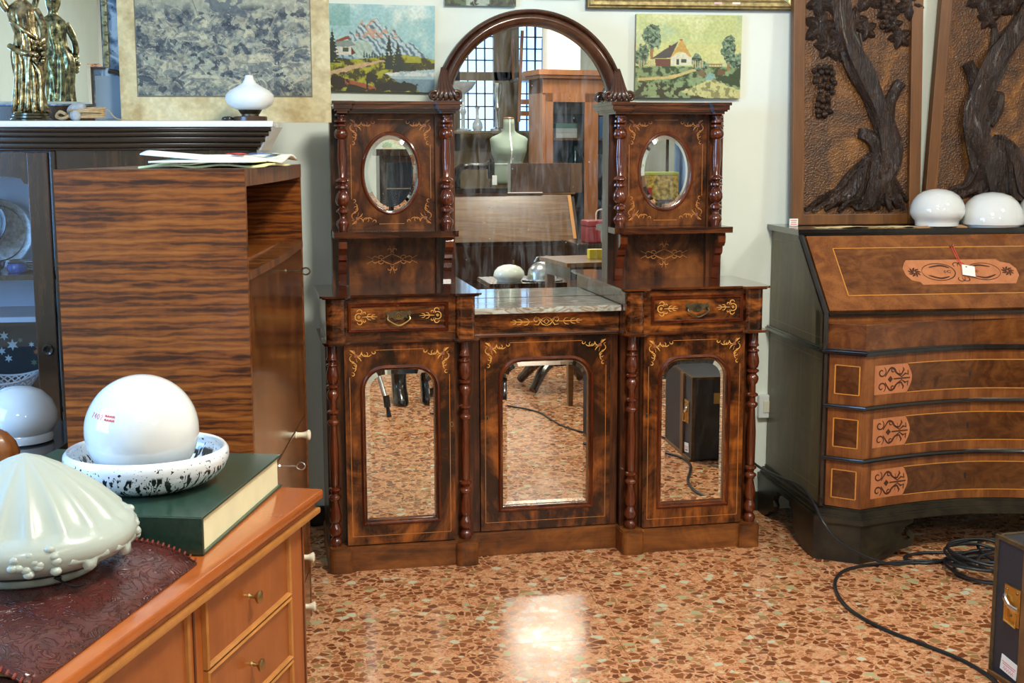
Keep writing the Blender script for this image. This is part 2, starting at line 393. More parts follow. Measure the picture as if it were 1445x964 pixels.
# ------------------------------------------------------------ the sideboard
SBO = (0, .19, 0)
SB = thing('sideboard', 'tall inlaid walnut mirror-back sideboard with arched central mirror, marble slab and three mirrored doors', 'sideboard', SBO)
def P(name, bm, m, parent=None, **k): 
    return obj(name, bm, m, parent or SB, off=SBO, **k)
def wing_plan(s, o=0.0, step=.022, yb=.37, blk=.062, xi=.262, xo=.770, yf=0.0, r=.022):
    """outline of one wing: two front blocks with rounded corners and a recessed middle; o grows it outward"""
    xi, xo, yf = xi-o, xo+o, yf-o; b = blk+2*o; st = step
    arc = lambda cx, cy, a0, a1: [(cx+r*math.cos(math.radians(a0+(a1-a0)*i/4)), cy+r*math.sin(math.radians(a0+(a1-a0)*i/4))) for i in range(5)]
    p = [(xi, yb)]+arc(xi+r, yf+r, 180, 270)+arc(xi+b-r*.5, yf+r, 270, 330)+[(xi+b+.004, yf+st), (xo-b-.004, yf+st)]+arc(xo-b+r*.5, yf+r, 210, 270)+arc(xo-r, yf+r, 270, 360)+[(xo, yb)]
    return [(s*x, y) for x, y in p]
COLPROF = [(.0165, .785), (.0165, .742), (.019, .738), (.0195, .733), (.012, .728), (.0115, .722), (.0195, .719), (.021, .714), (.015, .709), (.0165, .702), (.0205, .688), (.0215, .672), (.018, .655), (.012, .650), (.021, .646), (.0215, .640), (.015, .635),
           (.012, .631), (.0195, .622), (.0212, .612), (.018, .600), (.0115, .592), (.0115, .575), (.0115, .563), (.020, .558), (.0205, .552), (.0115, .546), (.012, .530), (.020, .524), (.0208, .517), (.0155, .510),
           (.0115, .505), (.0158, .42), (.0150, .300), (.0115, .296), (.0205, .292), (.0215, .285), (.015, .279), (.0115, .270), (.0205, .264), (.0218, .257), (.016, .250), (.0115, .243), (.0172, .215), (.0205, .190), (.0185, .174), (.013, .167), (.015, .160), (.0205, .150), (.0222, .138), (.018, .125), (.0115, .119), (.0165, .114), (.0215, .106), (.0215, .097), (.017, .088), (.017, .085)]
UPROF = [(.017, 1.553), (.0205, 1.549), (.0205, 1.543), (.0115, 1.540), (.0115, 1.534), (.0225, 1.531), (.0230, 1.524), (.0115, 1.519), (.0240, 1.515), (.0240, 1.509), (.0120, 1.506), (.0125, 1.502), (.019, 1.499), (.0235, 1.490), (.0245, 1.480), (.021, 1.469), (.0120, 1.464), (.0155, 1.40), (.0115, 1.335),
         (.014, 1.331), (.0225, 1.326), (.024, 1.320), (.016, 1.315), (.0115, 1.309), (.0225, 1.304), (.0235, 1.297), (.0115, 1.290), (.0165, 1.283), (.0235, 1.268), (.0250, 1.252), (.0205, 1.238), (.0105, 1.232), (.0115, 1.229), (.0225, 1.222), (.0235, 1.213), (.0120, 1.205), (.0105, 1.199), (.0120, 1.192), (.0225, 1.182), (.0235, 1.170), (.0180, 1.158), (.0165, 1.148)]
bm = BM(); add_box(bm, -.262, .262, .095, .368, 0, .083, .002); add_box(bm, -.262, .262, .101, .368, .083, .086); P('plinth', bm, M_pli)
bm = BM(); add_box(bm, -.264, .264, .128, .368, .086, .867); P('centre_body', bm, M_dark)
bm = BM(); add_box(bm, -.270, .270, .078, .368, .786, .797, .003); P('waist_moulding', bm, M_cor)
bm = BM(); add_box(bm, -.262, .262, .093, .2, .797, .868); fz = P('frieze', bm, M_front)
bm = BM(); to3 = lambda u, v: (u, .0926, .835+v)
for s in (1, -1):
    for p, w in (([(.012*s, .0), (.03*s, .014), (.045*s, .010)], .0036), (spiral(s*.035, .006, .012, .004, 90 if s > 0 else 90, (-150 if s > 0 else 330), 10), .003), ([(.045*s, -.0), (.09*s, .0), (.128*s, .001)], .0036), ([(.06*s, 0), (.068*s, .010), (.08*s, .012)], .003), ([(.06*s, 0), (.068*s, -.010), (.08*s, -.012)], .003),
                 ([(.085*s, 0), (.092*s, .008), (.104*s, .010)], .003), ([(.085*s, 0), (.092*s, -.008), (.104*s, -.010)], .003), ([(.106*s, 0), (.112*s, .006), (.12*s, .007)], .0026), ([(.106*s, 0), (.112*s, -.006), (.12*s, -.007)], .0026), ([(0, .015), (.014*s, .010), (.03*s, -.012), (.044*s, -.010)], .0034), ([(0, -.015), (.014*s, -.010), (.03*s, .010)], .0034), ([(0, .010), (.010*s, 0), (0, -.010)], .003)):
        ribbon(bm, p, [w*q for q in taper(len(p), 1, tip=.4)], to3)
P('inlay', bm, M_inlay, fz)
bm = BM(); add_box(bm, -.2615, .2615, .058, .366, .869, .890, .003); P('marble_slab', bm, M_marble, label='grey and cream veined marble slab')
for s in (-1, 1):                                                   # stiles beside the middle door
    bm = BM(); add_box(bm, *sorted((s*.236, s*.263)), .103, .14, .088, .786, .002); P('stile', bm, M_dark)

def make_door(cx, hw, z0, z1, yf, mhw, name_side):
    """a mirrored cabinet door: panel with an arched opening, moulding, bevelled mirror, inlay, lock"""
    mz0, mz1, mr = .174, .694, .068
    inner = arch_path(cx, mhw, mz0, mz1, mr); cz = (mz0+mz1)/2
    outer = rect_for(inner, cx, cz, cx-hw, cx+hw, z0, z1)
    bm = BM(); loft(bm, [at_y(inner, yf+.02), at_y(inner, yf), at_y(outer, yf), at_y(outer, yf+.02)])
    d = P('door', bm, M_burr)
    off = lambda o: arch_path(cx, mhw+o, mz0-o, mz1+o, mr+o)
    bm = BM(); prof = [(-.001, .012), (0, .004), (.003, -.001), (.006, .001), (.007, -.005), (.010, -.009), (.013, -.007), (.0165, -.004), (.0175, .004)]
    loft(bm, [at_y(off(o), yf+y) for o, y in prof]); P('mirror_moulding', bm, M_red, d, smooth=True)
    bm = BM(); a = arch_path(cx, mhw-.017, mz0+.017, mz1-.017, mr-.015)
    L = loft(bm, [at_y(off(.002), yf+.0125), at_y(a, yf+.0105)]); bm.faces.new([bm.verts.new(p) for p in at_y(a, yf+.0105)])
    mi = P('mirror', bm, M_mirror2, d)
    y = yf-.0006; e = .017
    zt = z1-.020
    for s in (1, -1):
        bm, br = BM(), BM(); corner_inlay(bm, br, cx+s*(hw-e), zt+.004, -s, -1, y)
        P('corner_inlay', bm, M_inlay, d); P('lozenge_inlay', br, M_inlayr, d)
    b2 = BM(); to3 = lambda u, v: (u, y, v)
    for q in ([(cx-hw+.105, zt), (cx+hw-.105, zt)], [(cx-hw+e, zt-.09), (cx-hw+e, z0+.03), (cx+hw-e, z0+.03), (cx+hw-e, zt-.09)]):
        for p0, p1 in zip(q, q[1:]): ribbon(b2, [p0, p1], .0016, to3)
    P('stringing', b2, M_inlayd, d)
    kx = cx+{'l': hw-.011, 'c': -hw+.024, 'r': -hw+.012}[name_side]
    bm = BM(); lp = oval_path(kx, .498, .0052, .0095, 14); li = oval_path(kx, .498, .0034, .0075, 14)
    loft(bm, [at_y(lp, yf+.001), at_y(lp, yf-.002), at_y(li, yf-.002), at_y(li, yf+.0005)]); P('escutcheon', bm, M_brass, d)
    bm = BM(); flatpoly(bm, oval_path(kx, .498, .0034, .0075, 14), lambda u, v: (u, yf-.0004, v)); P('keyhole', bm, M_blackmat, d)
    return d, mi
for s in (-1, 1):
    sd = lambda x: s*x
    bm = BM(); prism(bm, wing_plan(s, .004), 0, .081); prism(bm, wing_plan(s, .001), .081, .086); P('plinth', bm, M_pli)
    bm = BM(); add_box(bm, *sorted((s*.331, s*.709)), .048, .368, .086, .786); add_box(bm, *sorted((s*.266, s*.331)), .075, .368, .086, .786); add_box(bm, *sorted((s*.709, s*.768)), .075, .368, .086, .786); P('wing_body', bm, M_dark)
    bm = BM(); prism(bm, wing_plan(s, .008), .7855, .790); prism(bm, wing_plan(s, .012), .790, .796); P('waist_moulding', bm, M_cor)
    bm = BM(); prism(bm, wing_plan(s, -.002, .020), .796, .940); P('drawer_case', bm, M_front)
    bm = BM(); prism(bm, wing_plan(s, .010, .024), .940, .945); prism(bm, wing_plan(s, .018, .024), .945, .952); P('wing_top', bm, M_top)
    for cx in (.7475, .2975):
        bm = BM(); lathe(bm, COLPROF[::-1], 18, (s*cx, .043, 0)); P('column', bm, M_red, smooth=True, sharp=50)
    make_door(s*.522, .186, .090, .783, .026, .1185, 'l' if s < 0 else 'r')
    # drawer
    cx = s*.525; x0, x1, z0, z1 = cx-.169, cx+.169, .826, .924
    bm = BM(); add_box(bm, x0+.01, x1-.01, .0175, .05, z0+.01, z1-.01); dr = P('drawer', bm, M_front)
    rp = lambda o: [(x0-o, z0-o), (x1+o, z0-o), (x1+o, z1+o), (x0-o, z1+o)]
    bm = BM(); loft(bm, [at_y(rp(-.013), .019), at_y(rp(-.012), .011), at_y(rp(-.009), .008), at_y(rp(-.006), .011), at_y(rp(-.003), .007), at_y(rp(0), .012), at_y(rp(0), .022)]); P('drawer_moulding', bm, M_red, dr)
    for t in (1, -1):
        bm = BM(); motif_h(bm, (lambda u, v, t=t: (cx+t*(.132-u), .0169, .877+v)), 1.05); P('inlay', bm, M_inlay, dr)
    bm = BM()                                                        # pierced brass back plate and a V-shaped bail
    pl = [(-.048, .012), (-.040, .020), (-.030, .012), (-.016, .018), (0, .016), (.016, .018), (.030, .012), (.040, .020), (.048, .012), (.042, .002), (.048, -.010), (.036, -.012), (.024, -.004), (.012, -.016), (0, -.010), (-.012, -.016), (-.024, -.004), (-.036, -.012), (-.048, -.010), (-.042, .002)]
    prism_axis(bm, [(cx+u*.92, .878+v*.92) for u, v in pl], .0145, .0172, 'y'); hp = P('handle_plate', bm, M_brassd, dr)
    bm = BM(); tube(bm, catmull([(cx-.036, .006, .876), (cx-.037, .002, .868), (cx-.020, .000, .856), (cx, -.001, .848), (cx+.020, .000, .856), (cx+.037, .002, .868), (cx+.036, .006, .876)], 4), .0032, 8)
    for t in (-1, 1): lathe(bm, [(.007, 0), (.006, .004), (.003, .010)], 10, M=Matrix.Translation((cx+t*.036, .016, .877)) @ Matrix.Rotation(PI/2, 4, 'X'))
    tube(bm, [(cx+.011*math.cos(a*PI/6), .0135, .878+.011*math.sin(a*PI/6)) for a in range(12)], .0022, 6, True); tube(bm, [(cx+.005*math.cos(a*PI/6), .0135, .878+.005*math.sin(a*PI/6)) for a in range(12)], .0018, 6, True)
    P('bail_handle', bm, M_brass if s < 0 else M_brassd, dr, smooth=True)
    # upper stage
    bm = BM(); add_box(bm, *sorted((s*.352, s*.664)), .350, .368, .952, 1.126); bp = P('lower_back_panel', bm, M_burr2)
    bm = BM(); motif_diamond(bm, lambda u, v: (s*.508+u, .3493, 1.040+v)); P('inlay', bm, M_inlayd, bp)
    for xa, xb in ((.283, .352), (.664, .722)):
        bm = BM(); add_box(bm, *sorted((s*xa, s*xb)), .325, .368, .952, 1.553, .001); P('stile', bm, M_dark)
    for cx in (.318, .690):
        pr = [(.326, 1.124), (.232, 1.124), (.228, 1.110), (.230, 1.090), (.242, 1.076), (.258, 1.072), (.258, 1.060), (.262, 1.048), (.276, 1.040), (.276, 1.030), (.282, 1.012), (.288, .998), (.294, .996), (.296, .970), (.300, .953), (.326, .953)]
        bm = BM(); prism_axis(bm, pr, s*cx-.014, s*cx+.014, 'x'); P('bracket', bm, M_red)
    pl = [(s*x, y) for x, y in ((.284, .368), (.284, .235), (.310, .205), (.722, .205), (.722, .368))]
    bm = BM(); prism(bm, pl, 1.126, 1.1475); P('shelf', bm, M_cor)
    # panel with its oval mirror
    ocx, ocz = s*.508, 1.346; ov = oval_path(ocx, ocz, .100, .139)
    rc = rect_for(ov, ocx, ocz, ocx-.157, ocx+.157, 1.148, 1.553)
    bm = BM(); loft(bm, [at_y(ov, .360), at_y(ov, .343), at_y(rc, .343), at_y(rc, .364)]); up = P('upper_panel', bm, M_burr2)
    bm = BM(); loft(bm, [at_y(oval_path(ocx, ocz, .100-o, .139-o), .343+y) for o, y in ((.0062, .012), (.0055, .001), (.003, -.004), (-.001, -.005), (-.006, -.003), (-.009, .002))]); P('oval_moulding', bm, M_red, up, smooth=True)
    ia = oval_path(ocx, ocz, .0795, .1185)
    bm = BM(); loft(bm, [at_y(oval_path(ocx, ocz, .0965, .1355), .3535), at_y(ia, .3512)]); bm.faces.new([bm.verts.new(p) for p in at_y(ia, .3512)]); P('oval_mirror', bm, M_mirror, up)
    for t in (1, -1):
        for w_ in (1, -1):
            bm, br = BM(), BM(); corner_inlay(bm, br, ocx+t*.143, ocz+(.190 if w_ > 0 else -.180), -t, -w_, .3424)
            P('corner_inlay', bm, M_inlayd, up); P('lozenge_inlay', br, M_inlayr, up)
    b2 = BM(); to3 = lambda u, v: (u, .3424, v)
    for z in (ocz+.188, ocz-.178): ribbon(b2, [(ocx-.045, z), (ocx+.045, z)], .0016, to3)
    for t in (1, -1): ribbon(b2, [(ocx+t*.141, ocz+.10), (ocx+t*.141, ocz-.09)], .0016, to3)
    P('stringing', b2, M_inlayd, up)
    for cx in (.318, .685):
        bm = BM(); lathe(bm, UPROF[::-1], 18, (s*cx, .288, 0)); P('column', bm, M_red, smooth=True, sharp=50)
    bm = BM()
    for o, z0, z1 in ((-.014, 1.553, 1.562), (-.006, 1.562, 1.568), (0, 1.568, 1.584), (.006, 1.584, 1.5945)):
        q = [(.274-o, .368), (.274-o, .236-o), (.352+o, .236-o), (.358+o, .256-o), (.644-o, .256-o), (.650-o, .236-o), (.712+o, .236-o), (.712+o, .368)]
        prism(bm, [(s*x, y) for x, y in q], z0, z1)
    P('cornice', bm, M_cor)
    # carved scroll that ends the arch
    bm = BM()
    for k, (du, r0) in enumerate(((0, .010), (.010, .0095), (-.010, .0095), (.019, .007), (-.019, .007))):
        tube(bm, catmull([(s*(.322-.006+du*.4), .335, 1.715), (s*(.318+du*.7), .322, 1.680), (s*(.316+du*1.15), .308, 1.645), (s*(.315+du*1.7), .300, 1.618), (s*(.315+du*2.0), .304, 1.606)], 4), [r0*(.5+.5*min(1, i/10)) for i in range(17)], 8)
    for du, sg in ((.042, 1), (-.040, -1)):
        cx0 = s*(.315+du)
        tube(bm, [(cx0+s*sg*p[0], .305, 1.6155+p[1]) for p in spiral(0, 0, .019, .004, 170, -330, 26)], [.0075*(1-i/40) for i in range(27)], 8)
        lathe(bm, [(.006, 0), (.008, .006), (.004, .012)], 10, M=Matrix.Translation((cx0, .305, 1.6155)) @ Matrix.Rotation(PI/2, 4, 'X'))
    add_box(bm, *sorted((s*.272, s*.358)), .306, .366, 1.594, 1.604, .002)
    P('carved_scroll', bm, M_arch, smooth=True, sharp=60)
# arch frame
zc, rm = 1.572, .322
angs = [PI*(.065+.87*i/48) for i in range(49)]
prof = [(-.029, .366), (-.029, .345), (-.024, .334), (-.015, .326), (-.006, .322), (.003, .324), (.009, .332), (.011, .338), (.013, .330), (.018, .324), (.024, .326), (.028, .336), (.028, .366)]
bm = BM(); loft(bm, [[((rm+o)*math.cos(a), y, zc+(rm+o)*math.sin(a)) for o, y in prof] for a in angs], True, True, True); P('arch_frame', bm, M_arch, smooth=True, sharp=50)
bm = BM(); mp = [(-.30, .891), (.30, .891)]+[(.305*math.cos(a), zc+.305*math.sin(a)) for a in [PI*i/40 for i in range(41)]]
loft(bm, [at_y(mp, .3715), at_y(mp, .3655)], True, True, True); P('arched_mirror', bm, M_mirror)
bm = BM(); add_box(bm, -.722, .722, .3725, .385, .02, 1.58); P('back_board', bm, M_dark)
make_door(0, .2345, .090, .783, .098, .155, 'c')

# ------------------------------------------------------------ painted surfaces: a fine grid that carries one colour per point
def vnoise(h, w, f, seed):
    rng = np.random.RandomState(seed); gy, gx = max(2, int(f*h/w)+2), int(f)+2; g = rng.rand(gy, gx)
    y = np.linspace(0, gy-1.001, h); x = np.linspace(0, gx-1.001, w); iy, ix = y.astype(int), x.astype(int)
    fy, fx = y-iy, x-ix; fy = (fy*fy*(3-2*fy))[:, None]; fx = (fx*fx*(3-2*fx))[None, :]
    A, B, C_, D = g[np.ix_(iy, ix)], g[np.ix_(iy, ix+1)], g[np.ix_(iy+1, ix)], g[np.ix_(iy+1, ix+1)]
    return (A*(1-fx)+B*fx)*(1-fy)+(C_*(1-fx)+D*fx)*fy
def fbm(h, w, f, seed, o=4):
    s = 0; t = 0
    for k in range(o): s = s+vnoise(h, w, f*2**k, seed+k)*.55**k; t += .55**k
    return s/t
class Canvas:
    def __init__(s, w, h, col):
        s.w, s.h = w, h; s.U, s.V = np.meshgrid(np.linspace(0, 1, w), np.linspace(0, 1, h)); s.a = np.zeros((h, w, 3)); s.a[:] = col
    def put(s, m, col, al=1.0):
        m = np.clip(m*al, 0, 1)[..., None]; s.a = s.a*(1-m)+np.array(col)*m
    def poly(s, pts, jit=0.0, seed=1):
        U, V = s.U, s.V
        if jit: U = U+(fbm(s.h, s.w, 24, seed, 3)-.5)*jit; V = V+(fbm(s.h, s.w, 24, seed+50, 3)-.5)*jit
        ins = np.zeros(U.shape, bool); n = len(pts)
        for i in range(n):
            (x1, y1), (x2, y2) = pts[i], pts[(i+1) % n]
            if y1 == y2: continue
            c = ((y1 > V) != (y2 > V)) & (U < (x2-x1)*(V-y1)/(y2-y1)+x1); ins ^= c
        return ins.astype(float)
    def blob(s, cx, cy, rx, ry, jit=.5, seed=1, f=20):
        d = np.hypot((s.U-cx)/rx, (s.V-cy)/ry)+(fbm(s.h, s.w, f, seed, 3)-.5)*jit*2; return (d < 1).astype(float)
    def mesh(s, name, W, Hh, y=0.0, relief=.0):
        s.a = s.a*(1+(fbm(s.h, s.w, 55, 7, 3)-.5)*.2)[..., None]; s.a = np.clip(s.a, 0, 1)
        n, m = s.w, s.h; X = (s.U-.5)*W; Z = (1-s.V)*Hh; L = s.a.mean(2)
        co = np.stack([X, np.full_like(X, y)-L*relief, Z], -1).reshape(-1, 3)
        idx = np.arange(n*m).reshape(m, n); f = np.stack([idx[:-1, :-1], idx[1:, :-1], idx[1:, 1:], idx[:-1, 1:]], -1).reshape(-1, 4)
        me = bpy.data.meshes.new(name); me.from_pydata(co.tolist(), [], f.tolist())
        at = me.color_attributes.new('paint', 'FLOAT_COLOR', 'POINT')
        c = np.clip(s.a, 0, 1).reshape(-1, 3); lin = np.where(c <= .04045, c/12.92, ((c+.055)/1.055)**2.4)
        at.data.foreach_set('color', np.concatenate([lin, np.ones((len(lin), 1))], 1).astype('f').ravel()); return me
def paint_mat(name, rough):
    m, nt, b = new_mat(name); setp(b, rough=rough); a = nt.nodes.new('ShaderNodeVertexColor'); a.layer_name = 'paint'; nt.links.new(a.outputs[0], b.inputs['Base Color'])
    bump(nt, b, noise_tex(nt, coords(nt), 160, 3), .12, .001); return m
M_oil = paint_mat('oil_paint', .45); M_paper = paint_mat('printed_paper', .7)
M_canvas = plain('canvas_edge', (.32, .30, .22), .8, 0, 0, .2, 60)
def link_mesh(name, me, m, parent): 
    o = bpy.data.objects.new(name, me); COL.objects.link(o); me.materials.append(m); o.parent = parent; return o
def on_wall(x, z, out): return wall_pt(x, z, out)

# mountain landscape
C = Canvas(200, 170, (.62, .80, .82)); U, V = C.U, C.V; h, w = 170, 200
cl = fbm(h, w, 5, 3); C.put(np.clip((cl-.45)*4, 0, 1), (.83, .91, .89)); C.put(np.clip((fbm(h, w, 4, 9)-.55)*4, 0, 1), (.50, .73, .78)); C.put(((U < .2) & (V < .25))*.5, (.42, .65, .62))
mt = [(.06, .55), (.17, .43), (.20, .31), (.24, .35), (.27, .25), (.31, .18), (.35, .24), (.40, .17), (.46, .16), (.50, .26), (.54, .24), (.57, .34), (.61, .26), (.66, .36), (.72, .44), (.78, .42), (.86, .52), (.95, .60), (.95, .66), (.06, .66)]
M = C.poly(mt, .02, 4); C.put(M, (.55, .70, .76)); st = fbm(h, w, 26, 5, 2); dg = np.sin((U*1.1-V*.8)*90+st*6)
C.put(M*(dg > .25)*(V < .6), (.80, .86, .88), .75); C.put(M*(dg < -.55), (.30, .40, .47), .8); C.put(M*(st > .55)*(V < .38), (.80, .62, .52), .8); C.put(M*((U-.3)**2+(V-.52)**2 < .012), (.70, .80, .74), .8)
mead = (V > .60+.03*np.sin(U*7)).astype(float); C.put(mead, (.52, .52, .12)); gn = fbm(h, w, 18, 12); C.put(mead*(gn > .52), (.66, .66, .18)); C.put(mead*(gn < .42), (.24, .24, .08))
C.put(C.poly([(.0, .78), (.25, .69), (.52, .63), (.53, .65), (.28, .73), (.0, .83)], .03, 6), (.78, .66, .50)); C.put(C.poly([(.05, .83), (.3, .90), (.55, .98), (.35, 1), (.1, .9)], .03, 8), (.62, .33, .20))
dk = ((V > .72+.25*(U < .35)-.05*np.sin(U*9)) & (fbm(h, w, 14, 21) > .46)).astype(float); C.put(dk*(U < .82), (.17, .16, .09)); C.put(((V > .66) & (V < .76) & (U > .70))*1.0*(gn > .45), (.20, .24, .14))
lk = C.poly([(.53, .79), (.7, .76), (1, .73), (1, 1), (.86, 1), (.80, .93), (.64, .88)], .03, 3); C.put(lk, (.66, .77, .80)); C.put(lk*(V > .85), (.48, .60, .66)); C.put(lk*(np.abs(V-.79) < .025)*(gn > .4), (.85, .88, .88))
C.put(C.blob(.66, .94, .2, .06, .5, 4), (.13, .13, .09)); C.put(C.blob(.08, .9, .1, .08, .5, 5), (.18, .13, .08))
C.put(C.poly([(.06, .50), (.21, .49), (.21, .585), (.06, .585)]), (.84, .84, .80)); C.put(C.poly([(.03, .46), (.10, .415), (.21, .42), (.25, .47), (.20, .485), (.05, .49)]), (.52, .58, .56)); C.put(C.poly([(.05, .43), (.18, .36), (.2, .40), (.08, .44)], .02), (.55, .28, .18)); C.put(C.poly([(.13, .50), (.185, .50), (.185, .55), (.13, .55)]), (.25, .33, .20)); C.put(C.poly([(.21, .49), (.25, .56), (.21, .585)]), (.40, .18, .14))
def fir(cx, y0, y1, wd, col, seed):
    tt = (V-y0)/(y1-y0); C.put(((tt > 0) & (tt < 1) & (np.abs(U-cx) < wd*tt*(.65+.5*np.sin(tt*34+seed)**2))).astype(float)*(fbm(h, w, 40, seed, 2) > .28), col)
fir(.03, .28, .68, .075, (.14, .20, .17), 3); fir(.565, .33, .74, .06, (.13, .19, .17), 5); fir(.65, .42, .76, .075, (.15, .21, .18), 8)
for k in range(8): fir(.33+k*.025, .52+.02*(k % 3), .61, .012, (.22, .33, .30), k)
LAND1 = C
t = thing('landscape_painting', 'unframed oil painting of snowy peaks, fir trees and a lake hung beside the arch', 'painting')
t.location = on_wall(-.511, 1.640, .004); t.rotation_euler = (0, math.radians(.9), -TW)
link_mesh('painted_canvas', LAND1.mesh('painted_canvas', .385, .312, -.0165, .0006), M_oil, t)
bm = BM(); add_box(bm, -.1925, .1925, -.016, 0, 0, .312, .001); obj('stretcher', bm, M_canvas, t)
# cottage landscape
C = Canvas(200, 160, (.74, .78, .52)); U, V = C.U, C.V; h, w = 160, 200
C.put(np.clip((fbm(h, w, 4, 31)-.45)*4, 0, 1), (.83, .85, .62)); C.put(np.clip((fbm(h, w, 6, 33)-.55)*4, 0, 1), (.68, .76, .58)); C.put(((V > .35) & (V < .6))*.4, (.86, .82, .52))
gr = (V > .62).astype(float); C.put(gr, (.36, .46, .28)); gn = fbm(h, w, 22, 35); C.put(gr*(gn > .53), (.52, .60, .42)); C.put(gr*(gn < .43), (.20, .27, .16))
C.put(C.poly([(.02, .76), (.3, .74), (.58, .64), (.6, .66), (.34, .77), (.02, .80)], .02, 2), (.78, .70, .45)); C.put(((V > .80+.12*U) & (U < .7) & (gn < .52)).astype(float), (.22, .22, .12))
wt = C.poly([(.665, .70), (.76, .70), (.76, .78), (.90, .86), (1, .90), (1, 1), (.68, 1), (.52, .96), (.44, .92), (.62, .83), (.67, .79)], .03, 7); C.put(wt, (.76, .75, .50)); C.put(wt*(V < .78), (.50, .68, .64)); C.put(wt*(gn < .42), (.52, .52, .33))
C.put(C.poly([(.80, .74), (1, .70), (1, .86), (.9, .84), (.78, .78)], .05, 9), (.20, .27, .15)); C.put(C.poly([(.59, .67), (.66, .65), (.66, .74), (.6, .73)], .02, 9), (.46, .38, .26)); C.put(C.poly([(.78, .65), (.85, .66), (.85, .72), (.78, .72)], .02, 9), (.42, .32, .20))
C.put(C.poly([(.66, .58), (.82, .58), (.82, .60), (.66, .60)]), (.62, .50, .32)); C.put(C.poly([(.66, .62), (.82, .62), (.82, .635), (.66, .635)]), (.34, .24, .14))
for k in range(7): C.put(C.poly([(.665+k*.025, .58), (.671+k*.025, .58), (.671+k*.025, .63), (.665+k*.025, .63)]), (.55, .45, .28))
def tree(cx, cy, rx, ry, seed, tr_=1):
    if tr_:
        for d in (-.03, -.01, .01, .03): C.put(C.poly([(cx+d*.6-.004, cy), (cx+d*.6+.004, cy), (cx+d*.3+.004, cy+ry*1.75), (cx+d*.3-.004, cy+ry*1.75)]), (.60, .45, .26))
    b = C.blob(cx, cy, rx, ry, .45, seed, 26); C.put(b, (.34, .44, .34)); C.put(b*(fbm(h, w, 40, seed+3, 2) > .52), (.50, .60, .48)); C.put(b*(fbm(h, w, 44, seed+7, 2) < .4), (.18, .26, .18))
tree(.15, .26, .085, .16, 41); tree(.88, .40, .07, .15, 43); tree(.58, .56, .05, .10, 45, 0); tree(.06, .5, .07, .12, 46, 0); tree(.95, .55, .08, .09, 47, 0); tree(.64, .60, .05, .05, 48, 0)
C.put(C.poly([(.33, .51), (.45, .45), (.53, .50), (.53, .60), (.34, .61)]), (.84, .83, .72)); C.put(C.poly([(.18, .53), (.33, .53), (.33, .62), (.19, .62)]), (.42, .24, .18)); C.put(C.poly([(.15, .53), (.26, .43), (.40, .32), (.33, .52)]), (.30, .28, .26)); C.put(C.poly([(.32, .53), (.42, .31), (.44, .31), (.53, .51), (.50, .50), (.47, .46), (.42, .44), (.38, .46)]), (.78, .62, .30))
C.put(C.poly([(.385, .53), (.41, .53), (.41, .60), (.385, .60)]), (.24, .30, .24)); C.put(C.poly([(.43, .53), (.48, .53), (.48, .575), (.43, .575)]), (.26, .30, .26)); C.put(C.poly([(.41, .29), (.44, .29), (.44, .31), (.41, .31)]), (.72, .40, .24)); C.put(C.poly([(.31, .37), (.33, .37), (.33, .42), (.31, .42)]), (.38, .24, .18))
for x0 in list(np.arange(.03, .17, .022))+list(np.arange(.54, .64, .022)): C.put(C.poly([(x0, .55), (x0+.008, .55), (x0+.008, .63), (x0, .63)]), (.74, .68, .50))
t = thing('landscape_painting', 'unframed oil painting of a thatched cottage by a stream with a footbridge', 'painting')
t.location = on_wall(.633, 1.619, .004); t.rotation_euler = (0, math.radians(.35), -TW)
link_mesh('painted_canvas', C.mesh('painted_canvas', .405, .307, -.0225, .0006), M_oil, t)
bm = BM(); add_box(bm, -.2025, .2025, -.022, 0, 0, .307, .002); obj('stretcher', bm, M_canvas, t)
# pictures above, cut by the frame of the photo
C = Canvas(90, 60, (.20, .26, .18)); U, V = C.U, C.V; C.put((fbm(60, 90, 9, 51) > .5).astype(float), (.30, .38, .26)); C.put(((V > .86) & (U > .3) & (U < .62)).astype(float), (.62, .68, .62)); C.put((fbm(60, 90, 20, 54) < .42).astype(float), (.09, .12, .09))
t = thing('landscape_painting', 'dark green unframed painting above the crown of the arched mirror, mostly cut off', 'painting'); t.location = on_wall(-.147, 1.951, .004); t.rotation_euler = (0, math.radians(.6), -TW)
link_mesh('painted_canvas', C.mesh('painted_canvas', .262, .2, -.0165), M_oil, t); bm = BM(); add_box(bm, -.131, .131, -.016, 0, 0, .2, .001); obj('stretcher', bm, M_canvas, t)
C = Canvas(40, 30, (.30, .32, .26)); t = thing('landscape_painting', 'small dark unframed picture whose lower edge just shows right of the arch crown', 'painting'); t.location = on_wall(.14, 1.982, .004); t.rotation_euler = (0, 0, -TW)
link_mesh('painted_canvas', C.mesh('painted_canvas', .17, .14, -.0165), M_oil, t); bm = BM(); add_box(bm, -.085, .085, -.016, 0, 0, .14, .001); obj('stretcher', bm, M_canvas, t)
t = thing('gilt_frame_picture', 'wide gilt picture frame hung above the cottage painting, only its lower rail in view', 'picture frame'); t.location = on_wall(.642, 1.945, .004); t.rotation_euler = (0, 0, -TW)
M_gilt = plain('gilt_frame', (.42, .34, .16), .4, .7, 0, .4, 60, .3); M_giltd = plain('gilt_frame_edge', (.10, .085, .04), .5, .2, 0, .3, 60)
rp = lambda o: [(-.398+o, o), (.398-o, o), (.398-o, .5-o), (-.398+o, .5-o)]
bm = BM(); loft(bm, [at_y(rp(o), -y) for o, y in ((0, 0), (0, .02), (.004, .026), (.008, .024), (.014, .030), (.026, .027), (.036, .018), (.045, .016))]); obj('frame_moulding', bm, M_gilt, t)
